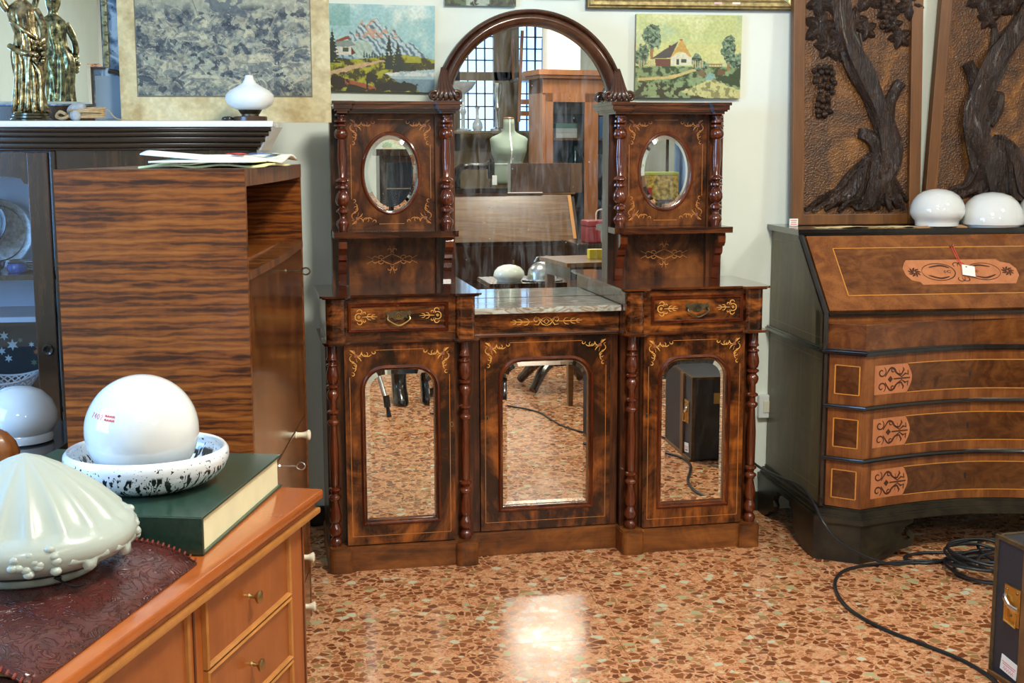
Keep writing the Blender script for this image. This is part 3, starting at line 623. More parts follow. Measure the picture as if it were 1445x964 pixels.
bm = BM(); loft(bm, [at_y(rp(-.001), -.004), at_y(rp(-.001), -.018), at_y(rp(.0035), -.0265)]); obj('frame_edge', bm, M_giltd, t)
C = Canvas(60, 40, (.45, .42, .30)); C.put((fbm(40, 60, 6, 61) > .5).astype(float), (.3, .32, .22)); me = C.mesh('painted_canvas', .71, .41, -.015); o = link_mesh('painted_canvas', me, M_oil, t); o.location = (0, 0, .045)
bm = BM(); add_box(bm, .155, .185, -.0285, -.0278, .016, .027); obj('price_sticker', bm, M_card, t)
bm = BM(); add_box(bm, .085, .115, -.0285, -.0278, .016, .027); obj('price_sticker', bm, plain('pink_sticker', (.8, .55, .6), .6), t)
# wall socket behind the sideboard
t = thing('wall_socket', 'white surface mounted wall socket low on the wall beside the sideboard', 'socket'); t.location = on_wall(.972, .378, .0); t.rotation_euler = (0, 0, -TW)
M_plast = plain('white_plastic', (.74, .80, .78), .35); bm = BM(); add_box(bm, -.033, .033, -.03, 0, 0, .092, .004); obj('socket_box', bm, M_plast, t); bm = BM(); add_box(bm, -.016, .016, -.034, -.03, .022, .07, .002); obj('socket_insert', bm, plain('cream_insert', (.7, .7, .58), .4), t)

# ------------------------------------------------------------ bureau on the right
BO = (.978, .455, 0); BR = thing('bureau', 'inlaid walnut slant-front bureau with three concave drawers and black ebonised mouldings', 'bureau', BO, -.07)
BW = 1.075
M_bside = wood('bureau_side', [(.3, (.060, .048, .020)), (.5, (.115, .092, .040)), (.7, (.18, .145, .068))], 'z', 1, 6, .3, .4, .05, 1, .25)
BOR = [(.32, (.075, .021, .005)), (.45, (.155, .045, .010)), (.58, (.27, .092, .021)), (.72, (.36, .14, .036))]
M_bw = wood('bureau_crossband', BOR, 'z', 1, 6, .3, .28, .12, 1.2, .3)
M_bwh = wood('bureau_walnut', [(p, tuple(x*.72 for x in c)) for p, c in BOR], 'x', 1, 4, .5, .26, .2, 2, .15, 9)
M_bdk = wood('bureau_burr', [(p, tuple(x*.48 for x in c)) for p, c in BOR], 'x', 1, 4, .6, .26, .2, 2, .15, 10)
M_plq = wood('pearwood_plaque', [(.3, (.40, .135, .05)), (.6, (.56, .21, .085))], 'z', 1, 8, .1, .3, .3)
M_ara = plain('dark_arabesque', (.07, .018, .006), .35, 0, .2, .3, 60)
M_line = plain('boxwood_line', (.62, .26, .045), .35, 0, .2, .1, 60)
M_foot = plain('worn_black_base', (.020, .016, .008), .42, 0, .05, .8, 14, .1)
def contour(o=0.0, n=22):                          # plan of the serpentine front, local x to the right, local y towards the wall (negative = out)
    h = BW/2; p = [(-.000-o, -.600+.0), (-.000-o, -.604-o*.6)]
    p = [(-o, -.600-o), (.108, -.690-o*1.1)]
    for i in range(1, n):
        x = .108+(BW-.216)*i/n; k = (x-h)/(h-.108); p.append((x, -.590-.100*abs(k)**1.7-o*1.05))
    return p+[(BW-.108, -.690-o*1.1), (BW+o, -.600-o)]
def slab(bm, o, z0, z1, yb=0.0): prism(bm, contour(o)+[(BW+o, yb), (-o, yb)], z0, z1)
def front_at(x, o=0.0):
    c = contour(o)
    for (x0, y0), (x1, y1) in zip(c, c[1:]):
        if x0 <= x <= x1: return y0+(y1-y0)*(x-x0)/(x1-x0)
    return c[-1][1]
def wrap(bm, x0, x1, z0, z1, o, n=16, th=None):    # a veneer strip that follows the front
    xs = sorted(set([x0+(x1-x0)*i/n for i in range(n+1)]+[x for x in (.108, BW-.108) if x0 < x < x1]))
    f = [[(x, front_at(x)-o, z) for x in xs] for z in (z0, z1)]; L = loft(bm, f, False)
    if th:
        b = [[(x, front_at(x)-o+th, z) for x in xs] for z in (z0, z1)]
        A, B = [bm.verts.new(p) for p in b[0]], [bm.verts.new(p) for p in b[1]]
        for i in range(len(xs)-1):
            bm.faces.new((L[0][i], L[0][i+1], A[i+1], A[i])); bm.faces.new((L[1][i], L[1][i+1], B[i+1], B[i]))
        bm.faces.new((L[0][0], L[1][0], B[0], A[0])); bm.faces.new((L[0][-1], L[1][-1], B[-1], A[-1]))
bm = BM(); add_box(bm, 0, BW, -.55, 0, .187, .728); add_box(bm, 0, .02, -.598, -.55, .187, .728); add_box(bm, BW-.02, BW, -.598, -.55, .187, .728); obj('carcase', bm, M_bside, BR)
bm = BM(); prism_axis(bm, [(0, .728), (-.55, .728), (-.55, .85), (-.60, .866), (-.332, 1.118), (0, 1.118)], .0, BW, 'x'); add_box(bm, 0, .004, -.604, -.5, .73, .866); obj('desk_case', bm, M_bside, BR)
M_pst = plain('pale_stringing', (.26, .19, .08), .4)
for q in ([(.03, 1.085), (.30, 1.085), (.555, .85), (.555, .775), (.03, .775), (.03, 1.085)], [(.03, .70), (.56, .70), (.56, .24), (.03, .24), (.03, .70)]):
    bm = BM()
    for p0, p1 in zip(q, q[1:]): ribbon(bm, [p0, p1], .0022, lambda u, v: (-.0008, -u, v))
    obj('side_stringing', bm, M_pst, BR)
bm = BM(); prism(bm, [(-.014, .006), (-.014, -.338), (-.008, -.346), (BW+.008, -.346), (BW+.014, -.338), (BW+.014, .006)], 1.118, 1.126); prism(bm, [(-.018, .006), (-.018, -.345), (-.012, -.352), (BW+.012, -.352), (BW+.018, -.345), (BW+.018, .006)], 1.126, 1.140); obj('desk_top', bm, M_black, BR)
bm = BM(); slab(bm, .012, .728, .733); slab(bm, .018, .733, .741); slab(bm, .012, .741, .747); obj('waist_moulding', bm, M_black, BR)
bm = BM(); tube(bm, [(-.006, -.345, 1.115), (-.006, -.612, .866), (-.006, -.612, .745)], .011, 8); obj('corner_bead', bm, M_black, BR, smooth=True)
bm = BM(); tube(bm, [(.002, -.604, .728), (.002, -.604, .187)], .012, 8); obj('corner_bead', bm, M_black, BR, smooth=True)
# frieze under the fall, and a straight ledge that carries the fall
bm = BM(); wrap(bm, .004, BW-.004, .747, .832, .002, 20, .09); obj('frieze', bm, M_bwh, BR)
bm = BM(); prism(bm, contour(.0)+[(BW, -.5), (0, -.5)], .832, .837); obj('frieze_cap', bm, M_bw, BR)
bm = BM(); add_box(bm, .006, BW-.006, -.606, -.55, .837, .858, .001); obj('frieze_rail', bm, M_bw, BR)
bm = BM(); add_box(bm, .006, BW-.006, -.618, -.55, .856, .868, .002); obj('fall_ledge', bm, M_black, BR)
# sloping fall: local frame u along x, v up the slope
sa = Vector((0, -.606, .872)); sb = Vector((0, -.352, 1.112)); sd = (sb-sa); SL = sd.length; sd.normalize(); sn = Vector((0, -sd.z, sd.y)) 
def S3(lift): return lambda u, v: (u, sa.y+sd.y*v+sn.y*lift, sa.z+sd.z*v+sn.z*lift)
def splate(bm, pts, l0, l1):
    a, b = S3(l0), S3(l1); loft(bm, [[a(u, v) for u, v in pts], [b(u, v) for u, v in pts]], True, True, True)
bm = BM(); splate(bm, [(.008, 0), (BW-.008, 0), (BW-.008, SL), (.008, SL)], -.012, .006); fall = obj('fall_front', bm, M_bw, BR)
bm = BM(); splate(bm, [(.092, .066), (BW-.092, .066), (BW-.092, SL-.062), (.092, SL-.062)], .0055, .0066); obj('fall_panel', bm, M_bwh, fall)
bm = BM(); q = [(.092, .066), (BW-.092, .066), (BW-.092, SL-.062), (.092, SL-.062), (.092, .066)]
for p0, p1 in zip(q, q[1:]): ribbon(bm, [p0, p1], .0035, S3(.0072))
obj('stringing', bm, M_line, fall)
cu, cv = BW/2, .066+(SL-.128)*.46
cart = [(-.20, .046), (-.19, .058), (.15, .058), (.16, .046), (.195, .036), (.212, .012), (.212, -.02), (.198, -.042), (.188, -.058), (-.16, -.058), (-.165, -.046), (-.195, -.036), (-.21, -.012), (-.213, .02)]
bm = BM(); splate(bm, [(cu+a_, cv+b2) for a_, b2 in cart], .0066, .0074); obj('cartouche', bm, M_plq, fall)
bm = BM(); t3 = S3(.0080)
AR = []
for s in (1, -1):
    AR += [(spiral(s*.088, .014, .05, .05, 90, 90, 1), 0)]
    oval = [(s*(.085+.062*math.cos(a)), .040*math.sin(a)) for a in [2*PI*i/26 for i in range(27)]]
    AR += [(oval, .004), (catmull([(s*.04, .018), (s*.07, .030), (s*.115, .022)], 4), .008), (catmull([(s*.05, -.022), (s*.085, -.030), (s*.125, -.016)], 4), .008), (spiral(s*.045, 0, .008, .004, 0, 360, 10), .003), (spiral(s*.060, 0, .006, .003, 0, 360, 10), .0025),
           (spiral(s*.012, .030, .018, .006, 200 if s > 0 else -20, -60 if s > 0 else 240, 12), .004), (spiral(s*.012, -.032, .018, .006, 160 if s > 0 else 20, 420 if s > 0 else -240, 12), .004)]
    for k in range(9):
        a = k*2*PI/9; AR.append(([(s*.175+.004*math.cos(a), .004*math.sin(a)), (s*.175+.014*math.cos(a+.3), .013*math.sin(a+.3)), (s*.175+.024*math.cos(a), .022*math.sin(a))], .008))
for p, wd in AR:
    if wd: ribbon(bm, [(cu+q_[0], cv+q_[1]) for q_ in p], [wd*k for k in taper(len(p), 1, tip=.45)], t3)
obj('arabesque', bm, M_ara, fall)
bm = BM(); tube(bm, [S3(.010)(cu-.006, SL-.062), S3(.012)(cu+.002, SL-.060)], .005, 6); tube(bm, [S3(.010)(cu+.004, SL-.062), S3(.012)(cu+.008, SL-.058)], .005, 6); obj('lock_key', bm, M_brassd, fall)
# drawers
for k, (z0, z1) in enumerate(((.553, .728), (.368, .540), (.190, .355))):
    bm = BM(); wrap(bm, .012, BW-.004, z0, z1, .002, 22, .06); dw = obj('drawer', bm, M_bw, BR)
    zc_ = (z0+z1)/2; hh = .051
    bm = BM(); wrap(bm, .150, BW-.150, zc_-hh, zc_+hh, .0028, 18); obj('drawer_panel', bm, M_bdk, dw)
    for s in (0, 1):
        X = lambda u: (BW-u if s else u)
        bm = BM(); to3 = lambda u, v: (X(u), front_at(X(u))-.0034, zc_+v)
        pc = [(.150+.0169*i, hh) for i in range(9)]+[(.290, hh-.006), (.297, hh-.020), (.302, hh-.030), (.306, .008)]
        loft(bm, [[to3(u, -v) for u, v in pc], [to3(u, v) for u, v in pc]], False); obj('plaque', bm, M_plq, dw)
        bm = BM(); to3 = lambda u, v: (X(u), front_at(X(u))-.0040, zc_+v)
        for t in (1, -1):
            for p, wd in ((spiral(.180, t*.026, .019, .005, 60*t, -330*t, 18), .0055), (catmull([(.194, t*.010), (.215, t*.038), (.232, t*.034), (.240, t*.022), (.262, t*.006)], 5), .0075), (spiral(.228, t*.030, .010, .004, 90*t, 320*t, 9), .005), ([(.245, t*.018), (.262, t*.014), (.272, t*.030), (.268, t*.038)], .007), ([(.262, t*.004), (.278, t*.016), (.290, t*.012), (.288, t*.028)], .007), ([(.258, t*.012), (.252, t*.030)], .004)):
                ribbon(bm, p, [wd*q_ for q_ in taper(len(p), 1, tip=.45)], to3)
        flatpoly(bm, [(.205, 0), (.216, .012), (.227, 0), (.216, -.012)], to3); ribbon(bm, [(.23, 0), (.298, 0)], .005, to3)
        obj('arabesque', bm, M_ara, dw)
        bm = BM(); to3 = lambda u, v: (X(u), front_at(X(u))-.0034, zc_+v)
        flatpoly(bm, [(.028, -.050), (.094, -.050), (.094, .050), (.028, .050)], to3); obj('facet_panel', bm, M_bdk, dw)
        bm = BM(); to3 = lambda u, v: (X(u), front_at(X(u))-.0040, zc_+v); q = [(.028, -.050), (.094, -.050), (.094, .050), (.028, .050), (.028, -.050)]
        for p0, p1 in zip(q, q[1:]): ribbon(bm, [p0, p1], .0035, to3)
        obj('facet_stringing', bm, M_line, dw)
    for v in (-hh, hh):
        bm = BM(); pts = [(.288+(BW-.576)*i/16, v) for i in range(17)]; ribbon(bm, pts, .0030, lambda u, v: (u, front_at(u)-.0036, zc_+v)); obj('stringing', bm, M_line, dw)
    bm = BM(); to3 = lambda u, v: (u, front_at(u)-.0042, zc_+v); flatpoly(bm, oval_path(BW/2, .006, .005, .005, 10), to3); flatpoly(bm, [(BW/2-.003, .004), (BW/2+.003, .004), (BW/2+.003, -.010), (BW/2-.003, -.010)], to3); obj('keyhole', bm, M_blackmat, dw)
for z0, z1 in ((.540, .553), (.355, .368)):
    bm = BM(); zz = (z0+z1)/2; c = contour(.006); loops = []
    for x, y in c: loops.append([(x, y+.008*math.cos(a)-.004, zz+.0085*math.sin(a)) for a in [2*PI*i/8 for i in range(8)]])
    loft(bm, loops, True, True, True); obj('drawer_bead', bm, M_black, BR, smooth=True)
bm = BM(); slab(bm, .004, .180, .188); slab(bm, .016, .165, .180); slab(bm, .024, .158, .165); slab(bm, .034, .140, .158); obj('base_moulding', bm, M_foot, BR)
# scrolled bracket feet: side, facet and front pieces of each front foot, a side piece at the back
def foot_front(x0, dirx):
    # profile along the front: full block then a scroll
    out = [(0, .142), (.215, .142), (.222, .136), (.224, .126), (.216, .119), (.204, .117), (.190, .112), (.178, .098), (.176, .080), (.184, .066), (.198, .060), (.212, .064), (.205, .074), (.196, .080), (.196, .090), (.206, .096), (.220, .090), (.230, .074), (.226, .052), (.210, .036), (.188, .030), (.165, .030), (.150, .020), (.120, .008), (.09, .002), (.05, .0), (0, .006)]
    bm = BM(); L = []
    for dy in (0, .022): L.append([(x0+dirx*(.108+u-.002), front_at(.108+u, .022)+dy, z) for u, z in out])
    loft(bm, L, True, True, True); return bm
for dirx, x0 in ((1, 0.0), (-1, BW)):
    bm = foot_front(x0, dirx)
    pl = [(x0+dirx*(-.030), -.622), (x0+dirx*.108, -.714), (x0+dirx*.108, -.692), (x0+dirx*(-.008), -.612)]
    loft(bm, [[(x, y, 0.0 if i in (0, 3) else .0) for i, (x, y) in enumerate(pl)], [(x, y, .142) for x, y in pl]], True, True, True)
    sdp = [(-.622, 0), (-.622, .142), (-.36, .142), (-.37, .120), (-.40, .112), (-.415, .09), (-.40, .07), (-.42, .045), (-.46, .035), (-.48, .018), (-.52, 0)]
    prism_axis(bm, sdp, *sorted((x0+dirx*(-.030), x0+dirx*(-.008))), 'x'); obj('bracket_foot', bm, M_foot, BR)
    bm = BM(); sdp = [(0, 0), (0, .142), (-.23, .142), (-.23, .120), (-.20, .112), (-.185, .09), (-.20, .07), (-.18, .045), (-.14, .035), (-.12, .018), (-.08, 0)]
    prism_axis(bm, sdp, *sorted((x0+dirx*(-.030), x0+dirx*(-.008))), 'x'); obj('bracket_foot', bm, M_foot, BR)
# tag hanging on the fall by a red thread
t = thing('price_tag', 'white price tag hanging by a red thread from the key on the sloping fall', 'tag', (0, 0, 0)); t.matrix_world = Matrix.Translation(BO) @ Matrix.Rotation(-.07, 4, 'Z')
f3 = S3(.016); f2 = S3(.010)
bm = BM(); a = math.radians(-14); sq = [(cu+.024+x*math.cos(a)-y*math.sin(a), cv+.0-.002+x*math.sin(a)+y*math.cos(a)) for x, y in ((-.023, -.026), (.023, -.026), (.023, .024), (-.023, .024))]
loft(bm, [[f3(*p) for p in sq], [S3(.0166)(*p) for p in sq]], True, True, True); obj('tag_card', bm, M_card, t)
bm = BM(); tube(bm, [f3(cu+.018, cv+.018), f2(cu+.010, cv+.045), S3(.014)(cu+.004, SL-.062)], .0012, 5); tube(bm, [f3(cu+.018, cv+.018), f2(cu+.003, cv+.045), S3(.014)(cu-.004, SL-.062)], .0012, 5); obj('red_thread', bm, M_redink, t)
bm = BM(); lathe(bm, [(.003, 0), (.003, .0004)], 8, M=Matrix.Translation(S3(.0168)(cu+.020, cv+.014)) @ Matrix.Rotation(math.radians(47), 4, 'X')); obj('eyelet', bm, M_brassd, t)
def on_bureau(x, y, z=1.140): return Matrix.Translation(BO) @ Matrix.Rotation(-.07, 4, 'Z') @ Vector((x, y, z))
# opal domes on the bureau
def dome_prof(r, h, lip): return lip+[(r*math.cos(a), lip[-1][1]+.0+(h-lip[-1][1])*math.sin(a)) for a in [PI/2*i/12 for i in range(0, 13)]]
def round_shade(name, label, loc, prof, m=M_white, seg=36, cat='lamp shade', group=None):
    t = tag(obj(name, (lambda b: (lathe(b, prof, seg), b)[-1])(BM()), m, smooth=True, loc=loc, sharp=50), label, cat, group); return t
p1 = [(.072, 0), (.078, .002), (.079, .012), (.080, .020), (.090, .030), (.0985, .045), (.0995, .056), (.097, .075), (.089, .095), (.074, .114), (.052, .128), (.026, .136), (.001, .138)]
round_shade('lamp_shade', 'white opal dome lamp shade with a short neck standing on the brown doily', on_bureau(.545, -.262, 1.1425), p1)
p2 = [(.102, 0), (.104, .006), (.114, .008), (.1155, .014), (.113, .038), (.105, .066), (.089, .092), (.066, .112), (.036, .123), (.001, .127)]
round_shade('lamp_shade', 'white opal low dome lamp shade with flat rim, middle of three', on_bureau(.763, -.258), p2)
p3 = [(.110, 0), (.112, .01), (.126, .014), (.129, .05), (.120, .085), (.096, .118), (.062, .138), (.03, .146), (.001, .148)]
round_shade('lamp_shade', 'white opal dome lamp shade on the bureau cut off by the picture edge', on_bureau(1.01, -.262), p3)
# wavy parchment strip and a card
bm = BM(); rng = random.Random(4); A = []
for i in range(33):
    x = .070+.40*i/32; A.append([(x, y, .002+.006*max(0, math.sin(i*.35+y*30))*(1-abs(i-16)/20)+.002*rng.random()) for y in (-.30+.004*rng.random()*(2 if i > 18 else .5), -.27, -.235)])
loft(bm, A, False); o = obj('parchment_strip', bm, plain('parchment', (.62, .47, .24), .7, 0, 0, .15, 30), smooth=True, sharp=None); o.location = BO; o.location.z = 1.1395; o.rotation_euler = (0, 0, -.07); tag(o, 'yellowed wavy parchment strip lying along the top of the bureau', 'paper'); m_ = o.modifiers.new('thick', 'SOLIDIFY'); m_.thickness = .0015
bm = BM(); prism_axis(bm, [(.440, 0), (.446, .004)]+[(.446+.022*i, .004+.004*((i % 3)-1)) for i in range(1, 9)]+[(.64, .002), (.64, 0)], -.315, -.285, 'y'); o = obj('crumpled_doily', bm, plain('brown_paper', (.45, .24, .10), .8, 0, 0, .2, 40)); o.location = BO; o.location.z = 1.1401; o.rotation_euler = (0, 0, -.07); tag(o, 'torn brown paper edge showing under the first opal dome', 'paper')
t = thing('price_card', 'small white price card with red print propped against the carved panel', 'card', on_bureau(.036, -.14, 1.141), -.07)
bm = BM(); add_box(bm, -.017, .017, -.001, .001, 0, .027); c_ = obj('card', bm, M_card, t)
for i, wd in enumerate((.026, .022, .024)):
    bm = BM(); add_box(bm, -wd/2, wd/2, -.0014, -.001, .019-i*.007, .0215-i*.007); obj('red_line', bm, M_redink, c_)

# ------------------------------------------------------------ carved vine panels leaning on the wall behind the bureau
M_pbg = wood('carved_ground', [(.34, (.030, .010, .002)), (.5, (.105, .038, .006)), (.66, (.28, .110, .016))], 'z', 1, 2, .6, .36, .05, 2, .1, 5)
nt = M_pbg.node_tree; bb = nt.nodes['Principled BSDF']
vv = N(nt, 'ShaderNodeTexVoronoi', Scale=150); nt.links.new(coords(nt), vv.inputs['Vector']); bump(nt, bb, math_n(nt, 'ADD', vv.outputs['Distance'], noise_tex(nt, coords(nt), 90, 3)), .55, .004)
M_pfr = wood('panel_frame', [(.3, (.075, .026, .005)), (.5, (.14, .050, .009)), (.7, (.21, .082, .016))], 'z', 1, 9, .0, .45, .0, 1, .3)
M_pfl = plain('panel_side', (.20, .17, .06), .5, 0, 0, .25, 30)
M_vine = wood('carved_vine', [(.35, (.014, .007, .004)), (.55, (.035, .015, .006)), (.75, (.09, .036, .012))], 'z', 2, 5, .2, .33, .05, 1.5, .2)
bump(M_vine.node_tree, M_vine.node_tree.nodes['Principled BSDF'], noise_tex(M_vine.node_tree, coords(M_vine.node_tree, (60, 60, 9)), 2.2, 4, 1.5), .9, .012)
def relief_blob(bm, cx, cz, r, d, lobes, rot, y0):
    """one carved vine leaf: lobed outline, domed, with a grooved midrib"""
    n = 30; rings = []
    for k, f in enumerate((1.0, .86, .6, .3)):
        L = []
        for i in range(n):
            a = 2*PI*i/n; q = 1+.22*math.cos(lobes*a)+.08*math.cos(3*lobes*a+1); rr = r*q*f*(1-.12*math.cos(a))
            g = .25*abs(math.sin(lobes*a/2)); L.append((cx+rr*math.cos(a+rot), y0-d*(0, .55, .9, 1)[k]*(1-g*(k > 0)*.8)-.004*math.sin(5*a+k)*(k > 0), cz+rr*math.sin(a+rot)))
        rings.append(L)
    loft(bm, rings, True, False, True)
def limb(bm, pts, radii, y0, seg=10, flat=.55, n=7, rough=.18, seed=0):
    P3 = catmull([(x, 0, z) for x, z in pts], n); m = len(P3); rng = random.Random(seed); R = []
    for i in range(m):
        t = i/(m-1)*(len(radii)-1); k = min(int(t), len(radii)-2); R.append((radii[k]+(radii[k+1]-radii[k])*(t-k)))
    loops = []
    for i, p in enumerate(P3):
        d = (P3[min(i+1, m-1)]-P3[max(i-1, 0)]).normalized(); nx = Vector((d.z, 0, -d.x)); L = []
        for k in range(seg):
            a = 2*PI*k/seg; q = 1+rough*math.sin(k*2.4+i*.12+seed)+rough*.5*math.sin(k*5+i*.5)
            L.append((p.x+nx.x*R[i]*q*math.cos(a), y0-max(0, R[i]*flat*2*q*(math.sin(a)*.5+.5)), p.z+nx.z*R[i]*q*math.cos(a)))
        loops.append(L)
    loft(bm, loops, True, True, True)
def vine_panel(name, label, x0, w_, tilt, y, mirror, z0=1.1405):
    t = thing(name, label, 'carved panel'); Hh = 1.25
    lean = math.atan2(.066, 1.1)
    t.matrix_world = Matrix.Translation(BO) @ Matrix.Rotation(-.07, 4, 'Z') @ Matrix.Translation((x0, y, z0)) @ Matrix.Rotation(-lean, 4, 'X') @ Matrix.Rotation(tilt, 4, 'Y')
    bm = BM(); add_box(bm, .04, w_-.04, -.012, 0, .035, Hh-.03); bg = obj('background_board', bm, M_pbg, t)
    for nm, q in (('frame_stile', (0, .045, -.032, .004, 0, Hh)), ('frame_stile', (w_-.045, w_, -.032, .004, 0, Hh)), ('frame_rail', (.045, w_-.045, -.026, .004, 0, .04)), ('frame_rail', (.045, w_-.045, -.03, .004, Hh-.045, Hh))):
        bm = BM(); add_box(bm, *q, .003); obj(nm, bm, M_pfr, t)
    X = (lambda x: w_-x) if mirror else (lambda x: x)
    return t, X
def px(L, X): return [(X(a), b) for a, b in L]
t, X = vine_panel('carved_vine_panel', '', .038, .507, math.radians(.0), -.088, False)
t['label'] = 'carved oak grapevine panel leaning upright beside the cottage painting'
bm = BM()
limb(bm, [(.30, .06), (.335, .15), (.385, .24), (.375, .34), (.33, .45), (.27, .56), (.22, .66), (.19, .80), (.18, 1.0), (.22, 1.2)], [.024, .046, .042, .042, .042, .044, .040, .032, .026, .022], -.010, 12, .55, 6, .16, 1)
limb(bm, [(.365, .36), (.375, .44), (.40, .50), (.425, .535)], [.028, .026, .024, .022], -.010, 10, .7, 6, .12, 2)
limb(bm, [(.35, .22), (.335, .29), (.30, .335), (.262, .345)], [.030, .030, .026, .020], -.010, 10, .6, 6, .12, 3)
limb(bm, [(.245, .55), (.26, .66), (.25, .76)], [.02, .016, .008], -.010, 8, .6, 6, .1, 4)
obj('vine_trunk', bm, M_vine, t, smooth=True, sharp=60)
def roots(t, cx, z0, x0, x1, n, seed):
    rng = random.Random(seed)
    for k in range(n):
        f = k/(n-1); ex = x0+(x1-x0)*f; ez = .050+.030*rng.random()+.030*abs(2*f-1)*0; sx = cx+(f-.5)*.09; d = ex-sx
        top = z0+.05*(1-abs(2*f-1)); hump_ = .055*abs(2*f-1)
        pts = [(sx, top+.05), (sx+d*.16, top-.01+hump_*.6), (sx+d*.42+rng.uniform(-.01, .01), .085+hump_*rng.uniform(.7, 1.1)), (sx+d*.70, .070+hump_*.55+rng.uniform(-.012, .012)), (ex, ez)]
        r = rng.uniform(.013, .019); bm = BM(); limb(bm, pts, [r*1.1, r*1.1, r, r*.85, r*.4], -.010-.004*(k % 2), 8, .95, 6, .2, seed+k); obj('root', bm, M_vine, t, smooth=True, sharp=60)
roots(t, .315, .17, .055, .475, 17, 3)
for k, (cx, cz, r, rot) in enumerate(((.105, .74, .06, 2.6), (.135, .665, .045, 4.2), (.185, .70, .05, 1.2), (.215, .655, .045, 5.4), (.245, .76, .05, .3), (.165, .655, .036, 3.6), (.10, .83, .045, 2.2), (.155, .85, .05, 1.0), (.29, .73, .04, 5.6), (.42, .70, .040, 4.4), (.395, .755, .034, 1.4), (.13, .43, .03, 4.8), (.37, .80, .04, 2.4), (.46, .83, .05, 1.0), (.30, .86, .055, .4), (.08, .95, .05, 2), (.28, .99, .06, 1), (.43, 1.0, .06, 5))):
    bm = BM(); relief_blob(bm, cx, cz, r, .026, 5, rot, -.011); obj('leaf', bm, M_vine, t, smooth=True, sharp=70)
def grapes(cx, cz, n, wd, ln, seed):
    bm = BM(); rng = random.Random(seed); placed = []
    for k in range(400):
        f = rng.random(); half = wd/2*(1-f)**.7*(1 if f > .12 else .8)+.006; x, z = cx+rng.uniform(-half, half)+.010*math.sin(f*4), cz-f*ln
        y = -.020-.012*math.sqrt(max(0, 1-((x-cx)/(half+.004))**2))
        if all((x-a)**2+(z-b2)**2+.4*(y-c)**2 > .0165**2 for a, b2, c in placed):
            placed.append((x, z, y)); bmesh.ops.create_icosphere(bm, subdivisions=2, radius=.0118*rng.uniform(.88, 1.08), matrix=Matrix.Translation((x, y, z)))
    return bm
o = obj('grape_bunch', grapes(.118, .595, 30, .085, .19, 1), M_vine, t, smooth=True, sharp=None, kind='stuff')
o = obj('grape_bunch', grapes(.365, .86, 20, .05, .12, 2), M_vine, t, smooth=True, sharp=None, kind='stuff')
t, X = vine_panel('carved_vine_panel', '', .560, .56, math.radians(4.0), -.086, False, 1.181)
t['label'] = 'carved oak grapevine panel tilted sideways with its foot behind the opal domes'
bm = BM()
limb(bm, [(.27, .10), (.235, .20), (.195, .28), (.175, .38), (.185, .48), (.235, .60), (.30, .70), (.36, .82), (.40, 1.0)], [.030, .056, .050, .046, .046, .044, .040, .032, .026], -.010, 12, .6, 6, .18, 11)
limb(bm, [(.175, .44), (.16, .52), (.125, .58)], [.028, .026, .022], -.010, 10, .8, 6, .12, 12)
limb(bm, [(.22, .36), (.255, .42), (.265, .48)], [.030, .028, .020], -.010, 10, .8, 6, .12, 13)
limb(bm, [(.21, .54), (.23, .66), (.225, .74)], [.022, .018, .010], -.010, 8, .6, 6, .1, 14)
obj('vine_trunk', bm, M_vine, t, smooth=True, sharp=60)
roots(t, .28, .22, .06, .52, 18, 40)
for k, (cx, cz, r, rot) in enumerate(((.17, .83, .06, 2.4), (.235, .80, .05, 4.6), (.29, .84, .05, 1.0), (.20, .75, .04, 4.2), (.34, .73, .05, 5.8), (.40, .78, .05, .6), (.45, .70, .05, 4.8), (.42, .56, .045, 3.4), (.45, .50, .04, 4.6), (.47, .60, .04, 1.2), (.43, .44, .035, 4.2), (.12, .90, .05, 2), (.3, .95, .06, 1), (.46, .92, .06, 1))):
    bm = BM(); relief_blob(bm, cx, cz, r, .03, 5, rot, -.011); obj('leaf', bm, M_vine, t, smooth=True, sharp=70)

# ------------------------------------------------------------ display cabinet with a marble top, back left
DO = (-.924, -.252, 0); DC = thing('display_cabinet', 'dark wood display cabinet with glazed door, moulded cornice and white marble top', 'cabinet', DO, -.07)
M_oak = wood('dark_oak', [(.3, (.010, .006, .004)), (.5, (.030, .015, .007)), (.68, (.075, .034, .013)), (.8, (.13, .06, .022))], 'z', 1, 8, .15, .22, .5, 1.2, .35)
M_oakx = wood('dark_oak_cornice', [(.3, (.008, .005, .004)), (.55, (.022, .012, .006)), (.75, (.075, .034, .014))], 'x', 1, 10, .1, .2, .5, 1, .3)
M_inside = plain('pale_lining', (.55, .66, .78), .7, 0, 0, .06, 5)
DX0, DD = -1.5, .42
bm = BM(); add_box(bm, DX0, .0, 0, DD, 1.497, 1.516, .006); obj('marble_top', bm, M_cmarble, DC, smooth=True)
bm = BM()
for x1, y0, z0, z1 in ((-.006, .010, 1.484, 1.497), (-.014, .018, 1.470, 1.484), (-.026, .028, 1.452, 1.470), (-.040, .040, 1.436, 1.452), (-.05, .05, 1.428, 1.436)): add_box(bm, DX0, x1, y0, DD, z0, z1, .004)
obj('cornice', bm, M_oakx, DC, smooth=True)
bm = BM()                                                            # whitened mitred end of the cornice
loft(bm, [[(-.006+o, .012, 1.4965), (.020+o, .045, 1.4965), (-.022+o, .085, 1.428), (-.048+o, .052, 1.428)] for o in (0, .006)], True, True, True); obj('cornice_return', bm, plain('whitened_wood', (.62, .64, .60), .6, 0, 0, .12, 25), DC)
bm = BM(); add_box(bm, -.66, -.055, .06, .08, .06, 1.428); obj('front_panel', bm, M_oak, DC)
bm = BM(); add_box(bm, -.08, -.055, .06, DD, .0, 1.428); obj('side_panel', bm, M_oak, DC)
